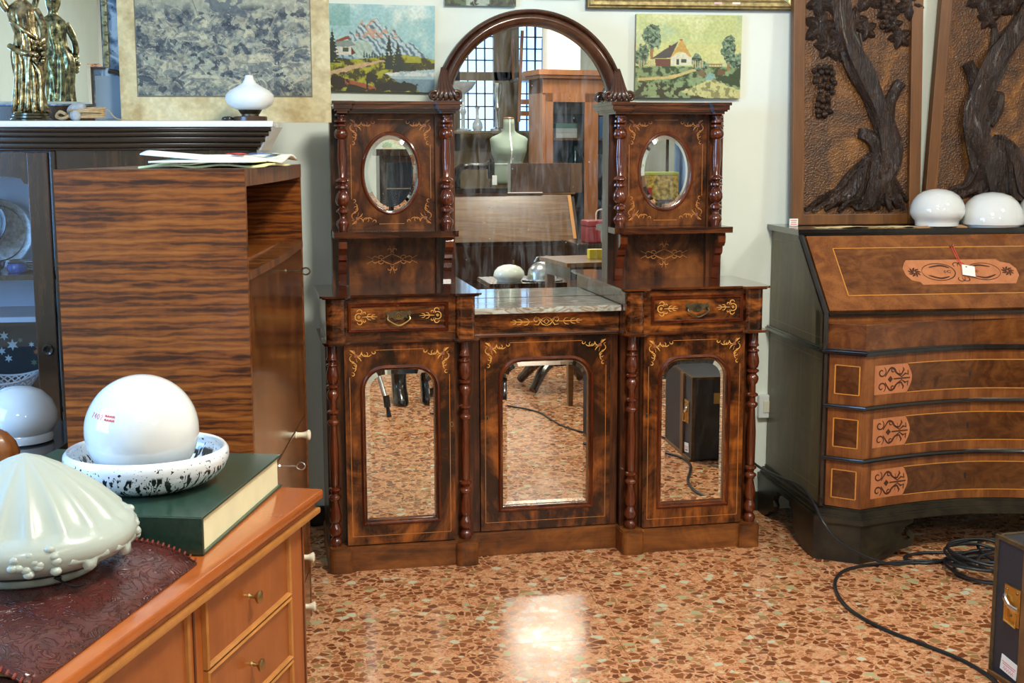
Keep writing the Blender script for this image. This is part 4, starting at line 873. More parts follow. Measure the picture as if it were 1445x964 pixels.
bm = BM(); add_box(bm, -.668, -.650, .05, .09, .0, 1.428, .004); obj('post', bm, M_oakx, DC)
bm = BM(); add_box(bm, DX0, -.66, .40, DD, .0, 1.428); obj('back_panel', bm, M_inside, DC)
bm = BM(); add_box(bm, -.672, -.66, .09, .40, .0, 1.428); obj('inner_side', bm, M_inside, DC)
bm = BM(); add_box(bm, DX0, -.08, .07, .40, .0, .06); obj('base', bm, M_oak, DC)
for z in (1.035, .62):
    bm = BM(); add_box(bm, DX0, -.672, .10, .40, z, z+.016); obj('shelf', bm, M_oak, DC)
bm = BM(); add_box(bm, DX0, -.672, .10, .40, .905, .921); sh = obj('shelf', bm, M_inside, DC)
dr = thing('door', '', '', (0, 0, 0)); del dr['label'], dr['category']; dr.parent = DC
bm = BM(); add_box(bm, -.733, -.672, .045, .07, .07, 1.424, .003); obj('door_stile', bm, M_oak, dr)
bm = BM(); add_box(bm, DX0, -.733, .045, .07, .07, .16, .003); obj('door_rail', bm, M_oak, dr)
bm = BM(); prism_axis(bm, [(DX0, 1.424), (DX0, 1.352), (-.79, 1.352), (-.752, 1.346), (-.742, 1.330), (-.733, 1.330), (-.733, 1.424)], .045, .07, 'y'); obj('door_rail', bm, M_oak, dr)
bm = BM(); add_box(bm, DX0, -.733, .056, .059, .15, 1.36); obj('door_glass', bm, M_glass, dr)
bm = BM(); lathe(bm, [(.017, 0), (.018, .003), (.014, .006), (.009, .004), (.006, .002)], 20, M=Matrix.Translation((-.700, .045, .825)) @ Matrix.Rotation(PI/2, 4, 'X')); obj('escutcheon', bm, M_black, dr)
def on_display(x, y, z): return Matrix.Translation(DO) @ Matrix.Rotation(-.07, 4, 'Z') @ Vector((x, y, z))
# china behind the glass
M_china = plain('blue_grey_china', (.60, .66, .70), .15, 0, .4, .08, 30)
def plate(name, label, loc, r, m_, face=(0, -1, .25), flower=None):
    q = Vector(face).to_track_quat('Z', 'Y').to_matrix().to_4x4(); t = thing(name, label, 'plate', loc, 0)
    bm = BM(); lathe(bm, [(.001, 0), (r*.55, 0), (r*.62, .006), (r*.97, .016), (r, .018), (r*.97, .020), (r*.62, .010), (r*.5, .004), (.001, .004)], 36, M=q); obj('dish', bm, m_, t, smooth=True)
    bm = BM(); pts = [(r*.80*math.cos(a), r*.80*math.sin(a), .0155) for a in [2*PI*i/36 for i in range(36)]]; tube(bm, [q @ Vector(p) for p in pts], .0022, 5, True); obj('rim_band', bm, M_steel if not flower else flower, t); return t, q
m_pat = plain('patterned_china', (.50, .55, .56), .2, 0, .3, .5, 60)
t, q = plate('plate', 'large patterned grey china plate standing at the back of the display cabinet', on_display(-.905, .33, 1.165), .112, m_pat, (0.1, -1, .12))
t, q = plate('plate', 'dark plate with pink and blue flowers standing before the grey plate', on_display(-.935, .24, 1.205), .085, plain('dark_china', (.05, .07, .10), .2, 0, .4, .3, 30), (.1, -1, .15), plain('teal_band', (.16, .38, .45), .3))
for k in range(9):
    a, rr = k*.7, (.045 if k else 0); bm = BM(); lathe(bm, [(.010, .0), (.011, .001), (.001, .002)], 7, M=q @ Matrix.Translation((rr*math.cos(a), rr*math.sin(a), .010 if k else .005))); obj('painted_flower', bm, plain('petal', ((.75, .5, .5) if k % 2 == 0 else (.2, .45, .55)), .4), t)
t = thing('enamel_box', 'small blue and silver enamel box on the cabinet shelf', 'box', on_display(-.815, .20, 1.0515)); bm = BM(); lathe(bm, [(.001, 0), (.026, 0), (.030, .006), (.030, .022), (.026, .028), (.001, .028)], 24); obj('box_body', bm, plain('blue_enamel', (.06, .13, .40), .25, 0, .4, .5, 60), t, smooth=True)
bm = BM(); lathe(bm, [(.027, .028), (.029, .031), (.012, .036), (.001, .037)], 24); obj('lid', bm, M_steel, t, smooth=True)
tag(obj('plate_stack', (lambda b: ([lathe(b, [(.001, i*.008), (.03, i*.008), (.055, .006+i*.008), (.055, .008+i*.008), (.001, .004+i*.008)], 28) for i in range(4)], b)[-1])(BM()), M_china, smooth=True, loc=on_display(-.765, .27, 1.0515)), 'small stack of pale saucers beside the door stile on the upper shelf', 'saucers')
for k, (x, y, r) in enumerate(((-.875, .20, .026), (-.835, .27, .022))):
    tag(obj('silver_cup', (lambda b: (lathe(b, [(.001, 0), (r*.6, 0), (r*.35, .006), (r*.8, .016), (r, .034), (r*.95, .034), (.001, .012)], 20), b)[-1])(BM()), M_steel, smooth=True, loc=on_display(x, y, 1.0515)), ('little silver cup below the flowered plate', 'little silver cup behind the enamel box')[k], 'cup')
t = thing('tray', 'black tray painted with white and orange flowers standing upright in the cabinet', 'tray', on_display(-.94, .375, .637), -.07)
bm = BM(); add_box(bm, -.15, .175, -.008, .0, 0, .235, .003); obj('tray_panel', bm, M_blackmat, t)
pet = [plain('white_petal', (.55, .68, .70), .5), plain('orange_petal', (.55, .16, .04), .5), plain('green_leaf', (.12, .22, .10), .5)]
for k, (x, z, mi, r) in enumerate(((.03, .19, 0, .016), (.055, .16, 0, .02), (.02, .14, 0, .014), (.115, .16, 0, .010), (.14, .145, 1, .016), (.155, .165, 1, .014), (.128, .135, 1, .010), (.12, .10, 2, .012), (.08, .175, 2, .010), (.04, .115, 0, .014), (.15, .11, 2, .010))):
    bm = BM(); flatpoly(bm, [(x+r*(1 if i % 2 else .45)*math.cos(i*PI/6), z+r*(1 if i % 2 else .45)*math.sin(i*PI/6)) for i in range(12)], lambda u, v: (u, -.0086, v)); obj('painted_flower', bm, pet[mi], t)
# pierced white basket
t = thing('lattice_basket', 'white pierced porcelain basket on the lowest visible cabinet shelf', 'basket', on_display(-.875, .235, .637))
for sgn in (1, -1):
    for k in range(26):
        a0 = 2*PI*k/26; pts = []
        for i in range(9): f = i/8; a = a0+sgn*.75*f; r = .045+.060*f**.8; pts.append((r*math.cos(a), r*.8*math.sin(a), .018+.062*f+.014*math.cos(2*a)*f))
        bm = BM(); tube(bm, pts, .0024, 5); obj('lattice_strand', bm, M_white, t)
bm = BM(); tube(bm, [(.105*math.cos(a), .084*math.sin(a), .080+.014*math.cos(2*a)) for a in [2*PI*i/40 for i in range(40)]], .0035, 6, True); obj('rim', bm, M_white, t)
bm = BM(); lathe(bm, [(.001, 0), (.04, 0), (.036, .008), (.046, .018), (.001, .016)], 28); obj('foot', bm, M_white, t, smooth=True)
# marble-top pieces: statue, overmantel mirror, cord, table lamp, print
M_bronze, nt, b = new_mat('gilded_bronze'); setp(b, rough=.24, metal=1)
nt.links.new(ramp(nt, noise_tex(nt, coords(nt), 55, 4), [(.36, (.10, .085, .055)), (.52, (.36, .29, .15)), (.66, (.62, .50, .26))]), b.inputs['Base Color']); bump(nt, b, noise_tex(nt, coords(nt, (1, 1, .35)), 80, 3), .35, .006)
bm = BM(); n = 64; loops = []
def fold(z, a): return 1+.13*math.sin(5*a+z*18)+.10*math.sin(9*a-z*25)+.07*math.sin(14*a+z*9)
for z, rx, ry, cx, f in ((.026, .050, .046, 0, 1), (.05, .043, .038, 0, 1), (.09, .040, .034, .0, 1), (.13, .041, .034, .002, 1), (.165, .043, .035, .004, 1), (.195, .047, .036, .006, .9), (.215, .047, .036, .006, .8), (.235, .040, .031, .004, .6), (.262, .034, .027, .0, .35), (.29, .038, .029, -.005, .3), (.318, .043, .030, -.009, .25), (.338, .044, .026, -.010, .15), (.350, .030, .020, -.010, .05), (.360, .0165, .0155, -.009, 0), (.372, .0155, .0155, -.008, 0), (.380, .019, .020, -.007, 0), (.395, .024, .026, -.006, 0), (.412, .025, .028, -.005, 0), (.428, .018, .022, -.004, 0), (.436, .006, .008, -.004, 0)):
    loops.append([(cx+rx*(1+(fold(z, a)-1)*f)*math.cos(a), ry*(1+(fold(z, a)-1)*f)*math.sin(a)-.002, z) for a in [2*PI*i/n for i in range(n)]])
loft(bm, loops, True, True, True)
tube(bm, catmull([(.030, -.004, .332), (.050, -.012, .29), (.055, -.030, .245), (.035, -.045, .225)], 5), [.0125]*6+[.0105]*6+[.008]*4, 10)
tube(bm, catmull([(-.050, -.002, .330), (-.070, -.010, .37), (-.060, -.02, .42), (-.045, -.02, .46)], 5), [.0125]*6+[.0105]*6+[.008]*4, 10)
for k in range(14):                                                  # bunch of fruit held at the hip
    bmesh.ops.create_icosphere(bm, subdivisions=1, radius=.010, matrix=Matrix.Translation((.043+.013*math.sin(k*2.4), -.040+.010*math.cos(k*1.7), .175+.0045*k)))
st = thing('statuette', 'gilded bronze statuette of a draped standing woman on a stepped round base', 'statue', on_display(-.735, .15, 1.5165), -.07)
o = obj('figure', bm, M_bronze, st, smooth=True, sharp=None)
bm = BM()
for k in range(5): tube(bm, catmull([(-.03+.012*k, -.028, .225-.012*k), (-.030+.017*k, -.033, .14), (-.040+.020*k, -.038, .03)], 5), [.006]*8+[.008]*3, 8)
tube(bm, catmull([(-.05, -.010, .225), (-.01, -.040, .205), (.03, -.040, .20), (.052, -.01, .22)], 6), .009, 8); tube(bm, catmull([(-.042, -.016, .30), (0, -.036, .27), (.04, -.02, .24)], 6), .006, 8)
obj('drapery', bm, M_bronze, st, smooth=True, sharp=None)
bm = BM(); lathe(bm, [(.001, 0), (.063, 0), (.064, .006), (.058, .010), (.058, .016), (.052, .019), (.052, .024), (.048, .027), (.001, .027)], 36); obj('stepped_base', bm, plain('dark_bronze', (.12, .11, .08), .2, 1, .3, .4, 20), st, smooth=True)
# stepped mirror with mottled border
om = thing('wall_mirror', 'old stepped mirror with a mottled blue-grey border standing behind the bronze statuette', 'mirror', on_display(0, .385, 1.5165), -.07)
mp_ = [(-1.05, .06), (-.592, .06), (-.592, .178), (-.553, .178), (-.553, .62), (-1.05, .62)]
inn = [(-1.05, .068), (-.602, .068), (-.602, .188), (-.563, .188), (-.563, .62), (-1.05, .62)]
bm = BM(); bm.faces.new([bm.verts.new((x, -.027, z)) for x, z in inn]); obj('mirror_glass', bm, mirror_mat('overmantel_mirror', (.80, .90, .90), .02), om)
bm = BM(); loft(bm, [[(x, -.0245, z) for x, z in mp_], [(x, -.027, z) for x, z in inn]]); obj('bevel', bm, M_mirror, om)
def mottled():
    m, nt, b = new_mat('mottled_silvering'); setp(b, rough=.25, metal=.5); f = noise_tex(nt, coords(nt), 16, 6, 1); g2 = noise_tex(nt, coords(nt), 90, 3)
    c = ramp(nt, f, [(.38, (.06, .11, .18)), (.5, (.20, .30, .42)), (.56, (.42, .55, .66)), (.7, (.50, .62, .70))]); c = mix(nt, ramp(nt, g2, [(.64, (0, 0, 0)), (.68, (1, 1, 1))]), c, (.03, .05, .07)); nt.links.new(c, b.inputs['Base Color']); return m
bm = BM(); add_box(bm, -1.05, -.455, -.021, -.002, .012, .62); obj('border_glass', bm, mottled(), om)
bm = BM(); add_box(bm, -1.05, -.585, -.034, -.02, 0, .056, .003); obj('bottom_rail', bm, M_oak, om)
bm = BM(); add_box(bm, -.590, -.584, -.030, -.02, .056, .176); add_box(bm, -.590, -.546, -.030, -.02, .170, .176); obj('step_fillet', bm, M_oak, om)
bm = BM(); add_box(bm, -.549, -.532, -.030, -.02, .176, .62, .003)
for k in range(14): bmesh.ops.create_icosphere(bm, subdivisions=1, radius=.008, matrix=Matrix.Translation((-.540+.004*(k % 2), -.031, .19+k*.031)))
obj('beaded_frame', bm, plain('worn_gilding', (.22, .22, .12), .4, .4, 0, .5, 60), om)
bm = BM(); tube(bm, catmull([(-.535, -.030, .165), (-.50, -.032, .155), (-.475, -.032, .12), (-.465, -.032, .06)], 6), .008, 8); obj('curved_bracket', bm, M_oak, om)
bm = BM(); add_box(bm, -.580, -.478, -.0225, -.0212, .014, .15); obj('grey_panel', bm, plain('grey_blue_board', (.20, .28, .36), .5), om)
# cord and stones
t = thing('cord_coil', 'coil of tan cord bound round a grey stone on the marble top', 'cord', on_display(-.59, .10, 1.5165), -.07)
M_cord = plain('tan_cord', (.42, .29, .14), .7, 0, 0, .2, 80)
for k in range(8):
    bm = BM(); tube(bm, [(.05*math.cos(a)*(1+.06*math.sin(k*2))+.03, .028*math.sin(a)+.004*(k % 3), .010+.0032*k+.008*math.sin(a+k)*(.6 if k else .3)+.004) for a in [2*PI*i/24 for i in range(24)]], .0033, 6, True); obj('cord_loop', bm, M_cord, t, smooth=True)
bm = BM(); tube(bm, catmull([(-.03, -.01, .02), (-.05, .0, .028), (-.062, .01, .014), (-.04, -.012, .008), (-.02, -.015, .016)], 6), .005, 6); tube(bm, catmull([(.07, 0, .02), (.09, .0, .034), (.112, .004, .010), (.14, .0, .004), (.165, 0, .003)], 6), .0016, 5); obj('cord_tail', bm, M_cord, t, smooth=True)
for k, (x, y, z, rx, rz) in enumerate(((-.005, .022, .036, .030, .020), (.0, -.022, .016, .017, .016))):
    bm = BM(); bmesh.ops.create_icosphere(bm, subdivisions=3, radius=1, matrix=Matrix.Translation((x, y, z)) @ Matrix.Rotation(-.35*(1-k), 4, 'Y') @ Matrix.Diagonal((rx, .02, rz, 1))); obj('stone', bm, plain('grey_stone', (.34, .38, .40), .6, 0, 0, .3, 50, .2), t, smooth=True, sharp=None)
t = thing('table_lamp', 'onion-shaped white glass table lamp on a dark wooden base on the marble top', 'lamp', on_display(-.075, .12, 1.5165), -.07)
bm = BM(); lathe(bm, [(.001, 0), (.052, 0), (.052, .013), (.050, .015), (.001, .015)], 32); obj('base', bm, wood('lamp_base', [(.3, (.03, .012, .006)), (.7, (.08, .034, .015))], 'x', 1, 8, .1), t, smooth=True)
bm = BM(); lathe(bm, [(.026, .015), (.027, .022), (.030, .024), (.036, .034), (.037, .035), (.001, .035)], 28); obj('collar', bm, M_brassd, t, smooth=True)
bm = BM(); lathe(bm, [(.024, .014), (.0255, .0225), (.024, .023)], 28); obj('metal_ring', bm, M_steel, t, smooth=True)
bm = BM(); lathe(bm, [(.034, .034), (.052, .040), (.068, .052), (.0745, .066), (.073, .080), (.060, .094), (.038, .106), (.022, .116), (.0145, .128), (.012, .139), (.010, .140), (.001, .137)], 40); obj('glass_shade', bm, M_whitem, t, smooth=True)
bm = BM(); bmesh.ops.create_icosphere(bm, subdivisions=2, radius=.016, matrix=Matrix.Translation((-.068, -.01, .008)) @ Matrix.Diagonal((1.2, .8, .5, 1))); tube(bm, catmull([(-.05, 0, .006), (-.07, .01, .012), (-.085, -.01, .006)], 5), .003, 6); obj('flex', bm, M_black, t, smooth=True)
# old engraving
w, h = 400, 290; C = Canvas(w, h, (.76, .71, .54)); U, V = C.U, C.V; st_ = fbm(h, w, 12, 71, 5); C.put(np.clip((st_-.5)*5, 0, 1)*.55, (.62, .53, .36)); C.put(np.clip((fbm(h, w, 6, 77)-.52)*5, 0, 1)*.5, (.84, .82, .70))
ix0, ix1, iy1 = .085, .905, .82; inside = ((U > ix0) & (U < ix1) & (V < iy1)).astype(float)
C.put(((U > ix0-.006) & (U < ix1+.006) & (V < iy1+.008))*1.0-inside, (.40, .38, .30)); C.put(inside, (.62, .62, .52)); C.put(inside*np.clip((V-.1)*2.0, 0, .65), (.50, .53, .49))
hz = np.clip((V-.17-.06*fbm(h, w, 5, 80))*12, 0, 1)*inside; m1 = fbm(h, w, 14, 81, 4); m2 = fbm(h, w, 30, 85, 3)
C.put(hz*np.clip((m1-.42)*6, 0, 1)*.85, (.25, .29, .32)); C.put(hz*(m2 > .58)*.75, (.66, .64, .52)); C.put(hz*(m2 < .36)*.8, (.14, .17, .20)); C.put(inside*(V > .70)*(m1 > .4)*.35, (.40, .42, .38))
rng = np.random.RandomState(5)
for k in range(170):                                                  # a melee of pale limbs, horses and riders
    cx, cy = rng.uniform(.11, .88), rng.uniform(.24, .76); a = rng.uniform(-1.2, 1.2); L_ = rng.uniform(.010, .036)*(1+.6*(cy > .5)); wd = L_*rng.uniform(.18, .42)
    q = (U-cx)*1.3; v_ = V-cy; bend = 6*q*q; uu, vv_ = q*math.cos(a)+v_*math.sin(a), -q*math.sin(a)+(v_+bend*rng.uniform(-1, 1))*math.cos(a); m = ((uu/L_)**2+(vv_/wd)**2 < 1)*inside
    C.put(m.astype(float), (.70, .67, .54) if k % 3 else (.17, .20, .24), .8); C.put(((uu/L_)**2+((vv_-wd*.45)/wd)**2 < .8)*m, (.30, .34, .36), .65)
for cx, cy, rx, ry in ((.615, .60, .10, .055), (.69, .585, .045, .05), (.56, .63, .04, .03), (.34, .42, .07, .035), (.41, .36, .03, .03), (.25, .64, .045, .06), (.62, .42, .03, .045), (.40, .70, .07, .02)): C.put(C.blob(cx, cy, rx, ry, .35, int(cx*100), 14)*inside, (.70, .68, .56), .8); C.put(C.blob(cx, cy+ry*.5, rx*.9, ry*.5, .4, int(cx*100)+3, 14)*inside, (.36, .39, .39), .7)
C.put(C.poly([(.42, .12), (.52, .08), (.58, .16), (.60, .28), (.46, .30), (.40, .20)], .06, 9)*inside*(m2 > .42), (.30, .34, .36), .8); C.put(C.poly([(.76, .10), (.88, .08), (.90, .2), (.78, .16)], .06, 9)*inside*(m2 > .45), (.36, .39, .38), .8)
m3 = fbm(h, w, 70, 91, 3); C.put(hz*(m3 > .58)*.28, (.20, .23, .26)); C.put(hz*(m3 < .40)*.28, (.66, .65, .55)); C.put(inside*(1-hz)*(fbm(h, w, 50, 95, 3) > .52)*.25, (.40, .42, .38)); hatch = (np.sin((U*1.3+V)*700) > .2)*(m1 > .45); C.put(hatch*hz*.25, (.20, .23, .26)); C.put((rng.rand(h, w) > .9985)*inside, (.9, .9, .88))
pr = thing('old_engraving', 'large yellowed engraving of a cavalry battle standing unframed on the marble top', 'print'); pr.matrix_world = Matrix.Translation(DO) @ Matrix.Rotation(-.07, 4, 'Z') @ Matrix.Translation((-.16, .30, 1.5165)) @ Matrix.Rotation(-.02, 4, 'X')
link_mesh('printed_sheet', C.mesh('printed_sheet', .664, .47, -.0045), M_paper, pr); bm = BM(); add_box(bm, -.332, .332, -.004, 0, 0, .47); obj('backing_board', bm, plain('card_backing', (.45, .38, .25), .8), pr)

# ------------------------------------------------------------ walnut cabinet seen from its side
WO = (-1.005, -1.44, 0); WC = thing('walnut_cabinet', 'tall walnut veneered cabinet with an open shelf, its striped side facing us', 'cabinet', WO, -.154)
WAL = [(.30, (.022, .007, .002)), (.42, (.070, .020, .005)), (.50, (.17, .056, .011)), (.60, (.26, .092, .018)), (.76, (.36, .145, .033))]
M_wals = wood('striped_walnut', WAL, 'x', .55, 42, .0, .30, .2, 1.1, .36)
def stripes():
    m, nt, b = new_mat('striped_walnut'); setp(b, rough=.32, coat=.15)
    v = coords(nt, (.16, 1, 1), (0, math.radians(1.5), 0))
    def wave(sc_, d, ds):
        w_ = N(nt, 'ShaderNodeTexWave', wave_type='BANDS', bands_direction='Z', Scale=sc_, Distortion=d, Detail=4); w_.inputs['Detail Scale'].default_value = ds; w_.inputs['Detail Roughness'].default_value = .6
        nt.links.new(v, w_.inputs['Vector']); return w_.outputs['Fac']
    a_, b2 = wave(9, 9, 1.6), wave(24, 7, 3.2)
    lo = noise_tex(nt, coords(nt, (1.2, 9, 9)), 2.0, 4, .8); hi = noise_tex(nt, coords(nt, (5, 190, 190)), 2.2, 2); cu = noise_tex(nt, coords(nt, (45, 6, 6)), 1.2, 2, 1)
    f = math_n(nt, 'ADD', math_n(nt, 'ADD', math_n(nt, 'MULTIPLY', a_, .15), math_n(nt, 'MULTIPLY', b2, .15)), math_n(nt, 'ADD', math_n(nt, 'MULTIPLY', lo, .56), math_n(nt, 'ADD', math_n(nt, 'MULTIPLY', hi, .14), math_n(nt, 'MULTIPLY', cu, .06))))
    nt.links.new(ramp(nt, f, [(.30, (.014, .004, .0015)), (.42, (.060, .015, .003)), (.51, (.140, .036, .005)), (.62, (.22, .063, .009)), (.80, (.31, .105, .017))]), b.inputs['Base Color']); return m
M_wals = stripes()
M_walf = wood('walnut_door', [(p, tuple(x*.55 for x in c)) for p, c in WAL], 'z', 1, 4, .35, .2, .35, 1.5, .15, 4)
M_wall_ = wood('walnut_lipping', [(p, tuple(x*.8 for x in c)) for p, c in WAL], 'z', 1.5, 6, .1, .35, .2, 1, .3)
WH, WW, WD = 1.388, .402, 1.0
bm = BM(); add_box(bm, -WW, -.001, 0, .020, .03, WH); obj('side_panel', bm, M_wals, WC)
bm = BM(); add_box(bm, -WW, -.001, WD-.02, WD, .03, WH); obj('side_panel', bm, M_wals, WC)
bm = BM(); add_box(bm, -WW, -WW+.012, .02, WD-.02, .03, WH); obj('back_panel', bm, M_wall_, WC)
bow = lambda o: [(-.02, 0)]+[(o*math.sin(PI*i/16), WD*i/16) for i in range(17)]+[(-.02, WD)]
bm = BM(); pl = [(-WW+.001, .001)]+[(.010*math.sin(PI*i/16), .001+(WD-.002)*i/16) for i in range(17)]+[(-WW+.001, WD-.001)]; prism(bm, pl, WH-.037, WH); obj('top_board', bm, M_wall_, WC)
bm = BM(); prism(bm, pl, 1.149, 1.167); obj('shelf', bm, M_wall_, WC)
bm = BM(); add_box(bm, -WW, -.05, .02, WD-.02, 1.167, 1.172); add_box(bm, -WW+.012, -WW+.018, .02, WD-.02, 1.167, 1.35); obj('niche_lining', bm, M_wals, WC)
bm = BM(); add_box(bm, -.022, -.002, .022, WD-.022, .66, 1.147, .002); d1 = obj('fall_door', bm, M_walf, WC)
bm = BM(); add_box(bm, -.022, -.002, .022, WD-.022, .345, .655, .002); d2 = obj('door', bm, M_walf, WC)
for z0, z1, zk in ((.185, .340, .274), (.03, .180, .127)):
    bm = BM(); add_box(bm, -.022, -.002, .022, WD-.022, z0, z1, .002); q = obj('drawer', bm, M_walf, WC)
    bm = BM(); lathe(bm, [(.011, 0), (.008, .003), (.0075, .016), (.010, .024), (.014, .030), (.0145, .034), (.010, .037), (.001, .038)], 18, M=Matrix.Translation((-.003, .80, zk)) @ Matrix.Rotation(PI/2, 4, 'Y')); obj('knob', bm, M_bone, q, smooth=True)
bm = BM(); lathe(bm, [(.011, 0), (.008, .003), (.0075, .018), (.010, .028), (.0145, .034), (.0145, .038), (.010, .041), (.001, .042)], 18, M=Matrix.Translation((-.003, .745, .644)) @ Matrix.Rotation(PI/2, 4, 'Y')); obj('knob', bm, M_bone, d1, smooth=True)
for par, y, z in ((d1, .62, 1.112), (d2, .40, .640)):
    if par is d2: z = .640
    bm = BM(); tube(bm, [(-.004, y, z), (.040, y, z)], .0026, 6); tube(bm, [(.051+.011*math.cos(a), y, z+.009*math.sin(a)) for a in [2*PI*i/14 for i in range(14)]], .0022, 6, True); lathe(bm, [(.006, 0), (.005, .003)], 10, M=Matrix.Translation((-.002, y, z)) @ Matrix.Rotation(PI/2, 4, 'Y')); obj('key', bm, M_brassd if par is d1 else M_steel, par)
bm = BM(); add_box(bm, -WW+.02, -.02, .02, WD-.02, .0, .03); obj('base', bm, M_blackmat, WC)
# newspapers on the cabinet
M_news = plain('newsprint', (.80, .81, .70), .75, 0, 0, .06, 40); M_newsy = plain('yellowed_paper', (.80, .78, .38), .75, 0, 0, .1, 30)
def on_walnut(x, y, z): return Matrix.Translation(WO) @ Matrix.Rotation(-.154, 4, 'Z') @ Vector((x, y, z))
t = thing('newspaper', 'folded newspaper with red and blue print lying crumpled on the walnut cabinet', 'newspaper', on_walnut(-.098, .36, WH), -.154); t.scale = (1, 1, 1.35)
def sheet(x0, x1, y0, y1, zf, m_, name, th=.0016):
    bm = BM(); nx, ny = 14, 8; L = [[(x0+(x1-x0)*i/nx, y0+(y1-y0)*j/ny, zf(i/nx, j/ny)) for i in range(nx+1)] for j in range(ny+1)]; loft(bm, L, False); o = obj(name, bm, m_, t, smooth=True, sharp=None); mo = o.modifiers.new('thick', 'SOLIDIFY'); mo.thickness = th; return o
sheet(-.16, .12, -.22, .25, lambda u, v: .003+.004*math.sin(u*7+v*3)**2, M_newsy, 'folded_sheet', .003)
sheet(-.13, .10, -.25, .15, lambda u, v: .012+.010*math.sin(u*PI)*math.sin(v*5)**2, M_news, 'folded_sheet', .003)
sheet(-.06, .13, -.05, .30, lambda u, v: .016+.006*math.sin(u*4+v*6), M_news, 'folded_sheet', .004)
sheet(-.15, .04, -.24, .0, lambda u, v: .024-.012*u+.006*math.sin(v*4), M_news, 'folded_sheet', .002)
for k, (x0, x1, y0, y1, c) in enumerate(((.02, .05, -.14, -.02, (.55, .03, .03)), (.05, .085, .0, .10, (.08, .16, .45)), (.0, .035, .02, .09, (.55, .04, .03)), (.07, .10, .14, .24, (.45, .47, .42)))):
    bm = BM(); loft(bm, [[(x0+(x1-x0)*i/4, y, .0235+.0012*math.sin(i)) for i in range(5)] for y in (y0, y1)], False); o = obj('printed_picture', bm, plain('print_%s' % ('red', 'blue', 'scarlet', 'grey')[k], c, .7), t); mo = o.modifiers.new('thick', 'SOLIDIFY'); mo.thickness = .0006

# ------------------------------------------------------------ cherry chest in the left foreground
CA = .401; CO = (-.877, -1.893, 0); CH = thing('cherry_chest', 'orange cherrywood chest with a moulded top and drawers with small brass knobs', 'chest', CO, PI/2-CA)
CHR = [(.30, (.24, .055, .010)), (.5, (.34, .088, .017)), (.7, (.44, .13, .028))]
M_ch = wood('cherry', CHR, 'z', 1, 7, .1, .3, .3, 1.2, .2); M_cht = wood('cherry_top', [(p, tuple(min(1, x*1.35) for x in c)) for p, c in CHR], 'x', 1, 5, .2, .22, .5, 1.2, .15); M_chd = wood('cherry_drawer', [(p, tuple(x*.86 for x in c)) for p, c in CHR], 'z', 1, 3.5, .35, .28, .35, 1.6, .15, 5)
M_chl = plain('cherry_edge', (.44, .18, .042), .3, 0, .3, .15, 30); M_chg = plain('dark_groove', (.10, .028, .008), .5)
CL, CDp = 1.12, .50
bm = BM(); add_box(bm, -CL, .0, 0, CDp, .782, .800, .005); obj('top', bm, M_cht, CH, smooth=True)
bm = BM(); add_box(bm, -CL, -.012, .012, CDp, .765, .782, .003); obj('top_moulding', bm, M_ch, CH)
bm = BM(); add_box(bm, -CL, -.004, .004, CDp, .755, .766, .004); obj('lower_moulding', bm, M_chl, CH, smooth=True)
bm = BM(); add_box(bm, -CL, -.030, .030, CDp-.01, .10, .756); obj('carcase', bm, M_ch, CH)
for x in (-.055, -CL+.055):
    for y in (.055, CDp-.04):
        bm = BM(); loft(bm, [[(x+a*w_, y+b2*w_, z) for a, b2 in ((-1, -1), (1, -1), (1, 1), (-1, 1))] for z, w_ in ((0, .014), (.02, .016), (.11, .024))], True, True, True); obj('leg', bm, M_ch, CH)
def chest_front(x0, x1, z0, z1, name, knob=True):
    rp = lambda o: [(x0+o, z0+o), (x1-o, z0+o), (x1-o, z1-o), (x0+o, z1-o)]
    bm = BM(); add_box(bm, x0+.004, x1-.004, .0265, .05, z0+.004, z1-.004); d = obj(name, bm, M_chd, CH)
    bm = BM(); loft(bm, [at_y(rp(0), .032), at_y(rp(0), .022), at_y(rp(.003), .0195), at_y(rp(.0065), .022), at_y(rp(.0075), .027)]); obj('edge_bead', bm, M_chl, d)
    if knob:
        xc, zc2 = (x0+x1)/2, (z0+z1)/2; bm = BM(); lathe(bm, [(.006, 0), (.0035, .003), (.003, .010), (.006, .012), (.0105, .016), (.0115, .019), (.008, .021), (.001, .0215)], 18, M=Matrix.Translation((xc, .0265, zc2)) @ Matrix.Rotation(PI/2, 4, 'X')); obj('knob', bm, M_brass, d, smooth=True)
for z0, z1 in ((.632, .748), (.513, .629), (.394, .510), (.275, .391), (.150, .272)):
    chest_front(-.468, -.118, z0, z1, 'drawer')
chest_front(-.92, -.525, .150, .748, 'door', False); chest_front(-CL+.03, -.98, .150, .748, 'door', False)
for x in (-.040, -.496):
    bm = BM(); add_box(bm, x-.003, x+.003, .0285, .031, .12, .750); obj('groove', bm, M_chg, CH)
def on_chest(x, y, z=.800): return Matrix.Translation(CO) @ Matrix.Rotation(PI/2-CA, 4, 'Z') @ Vector((x, y, z))

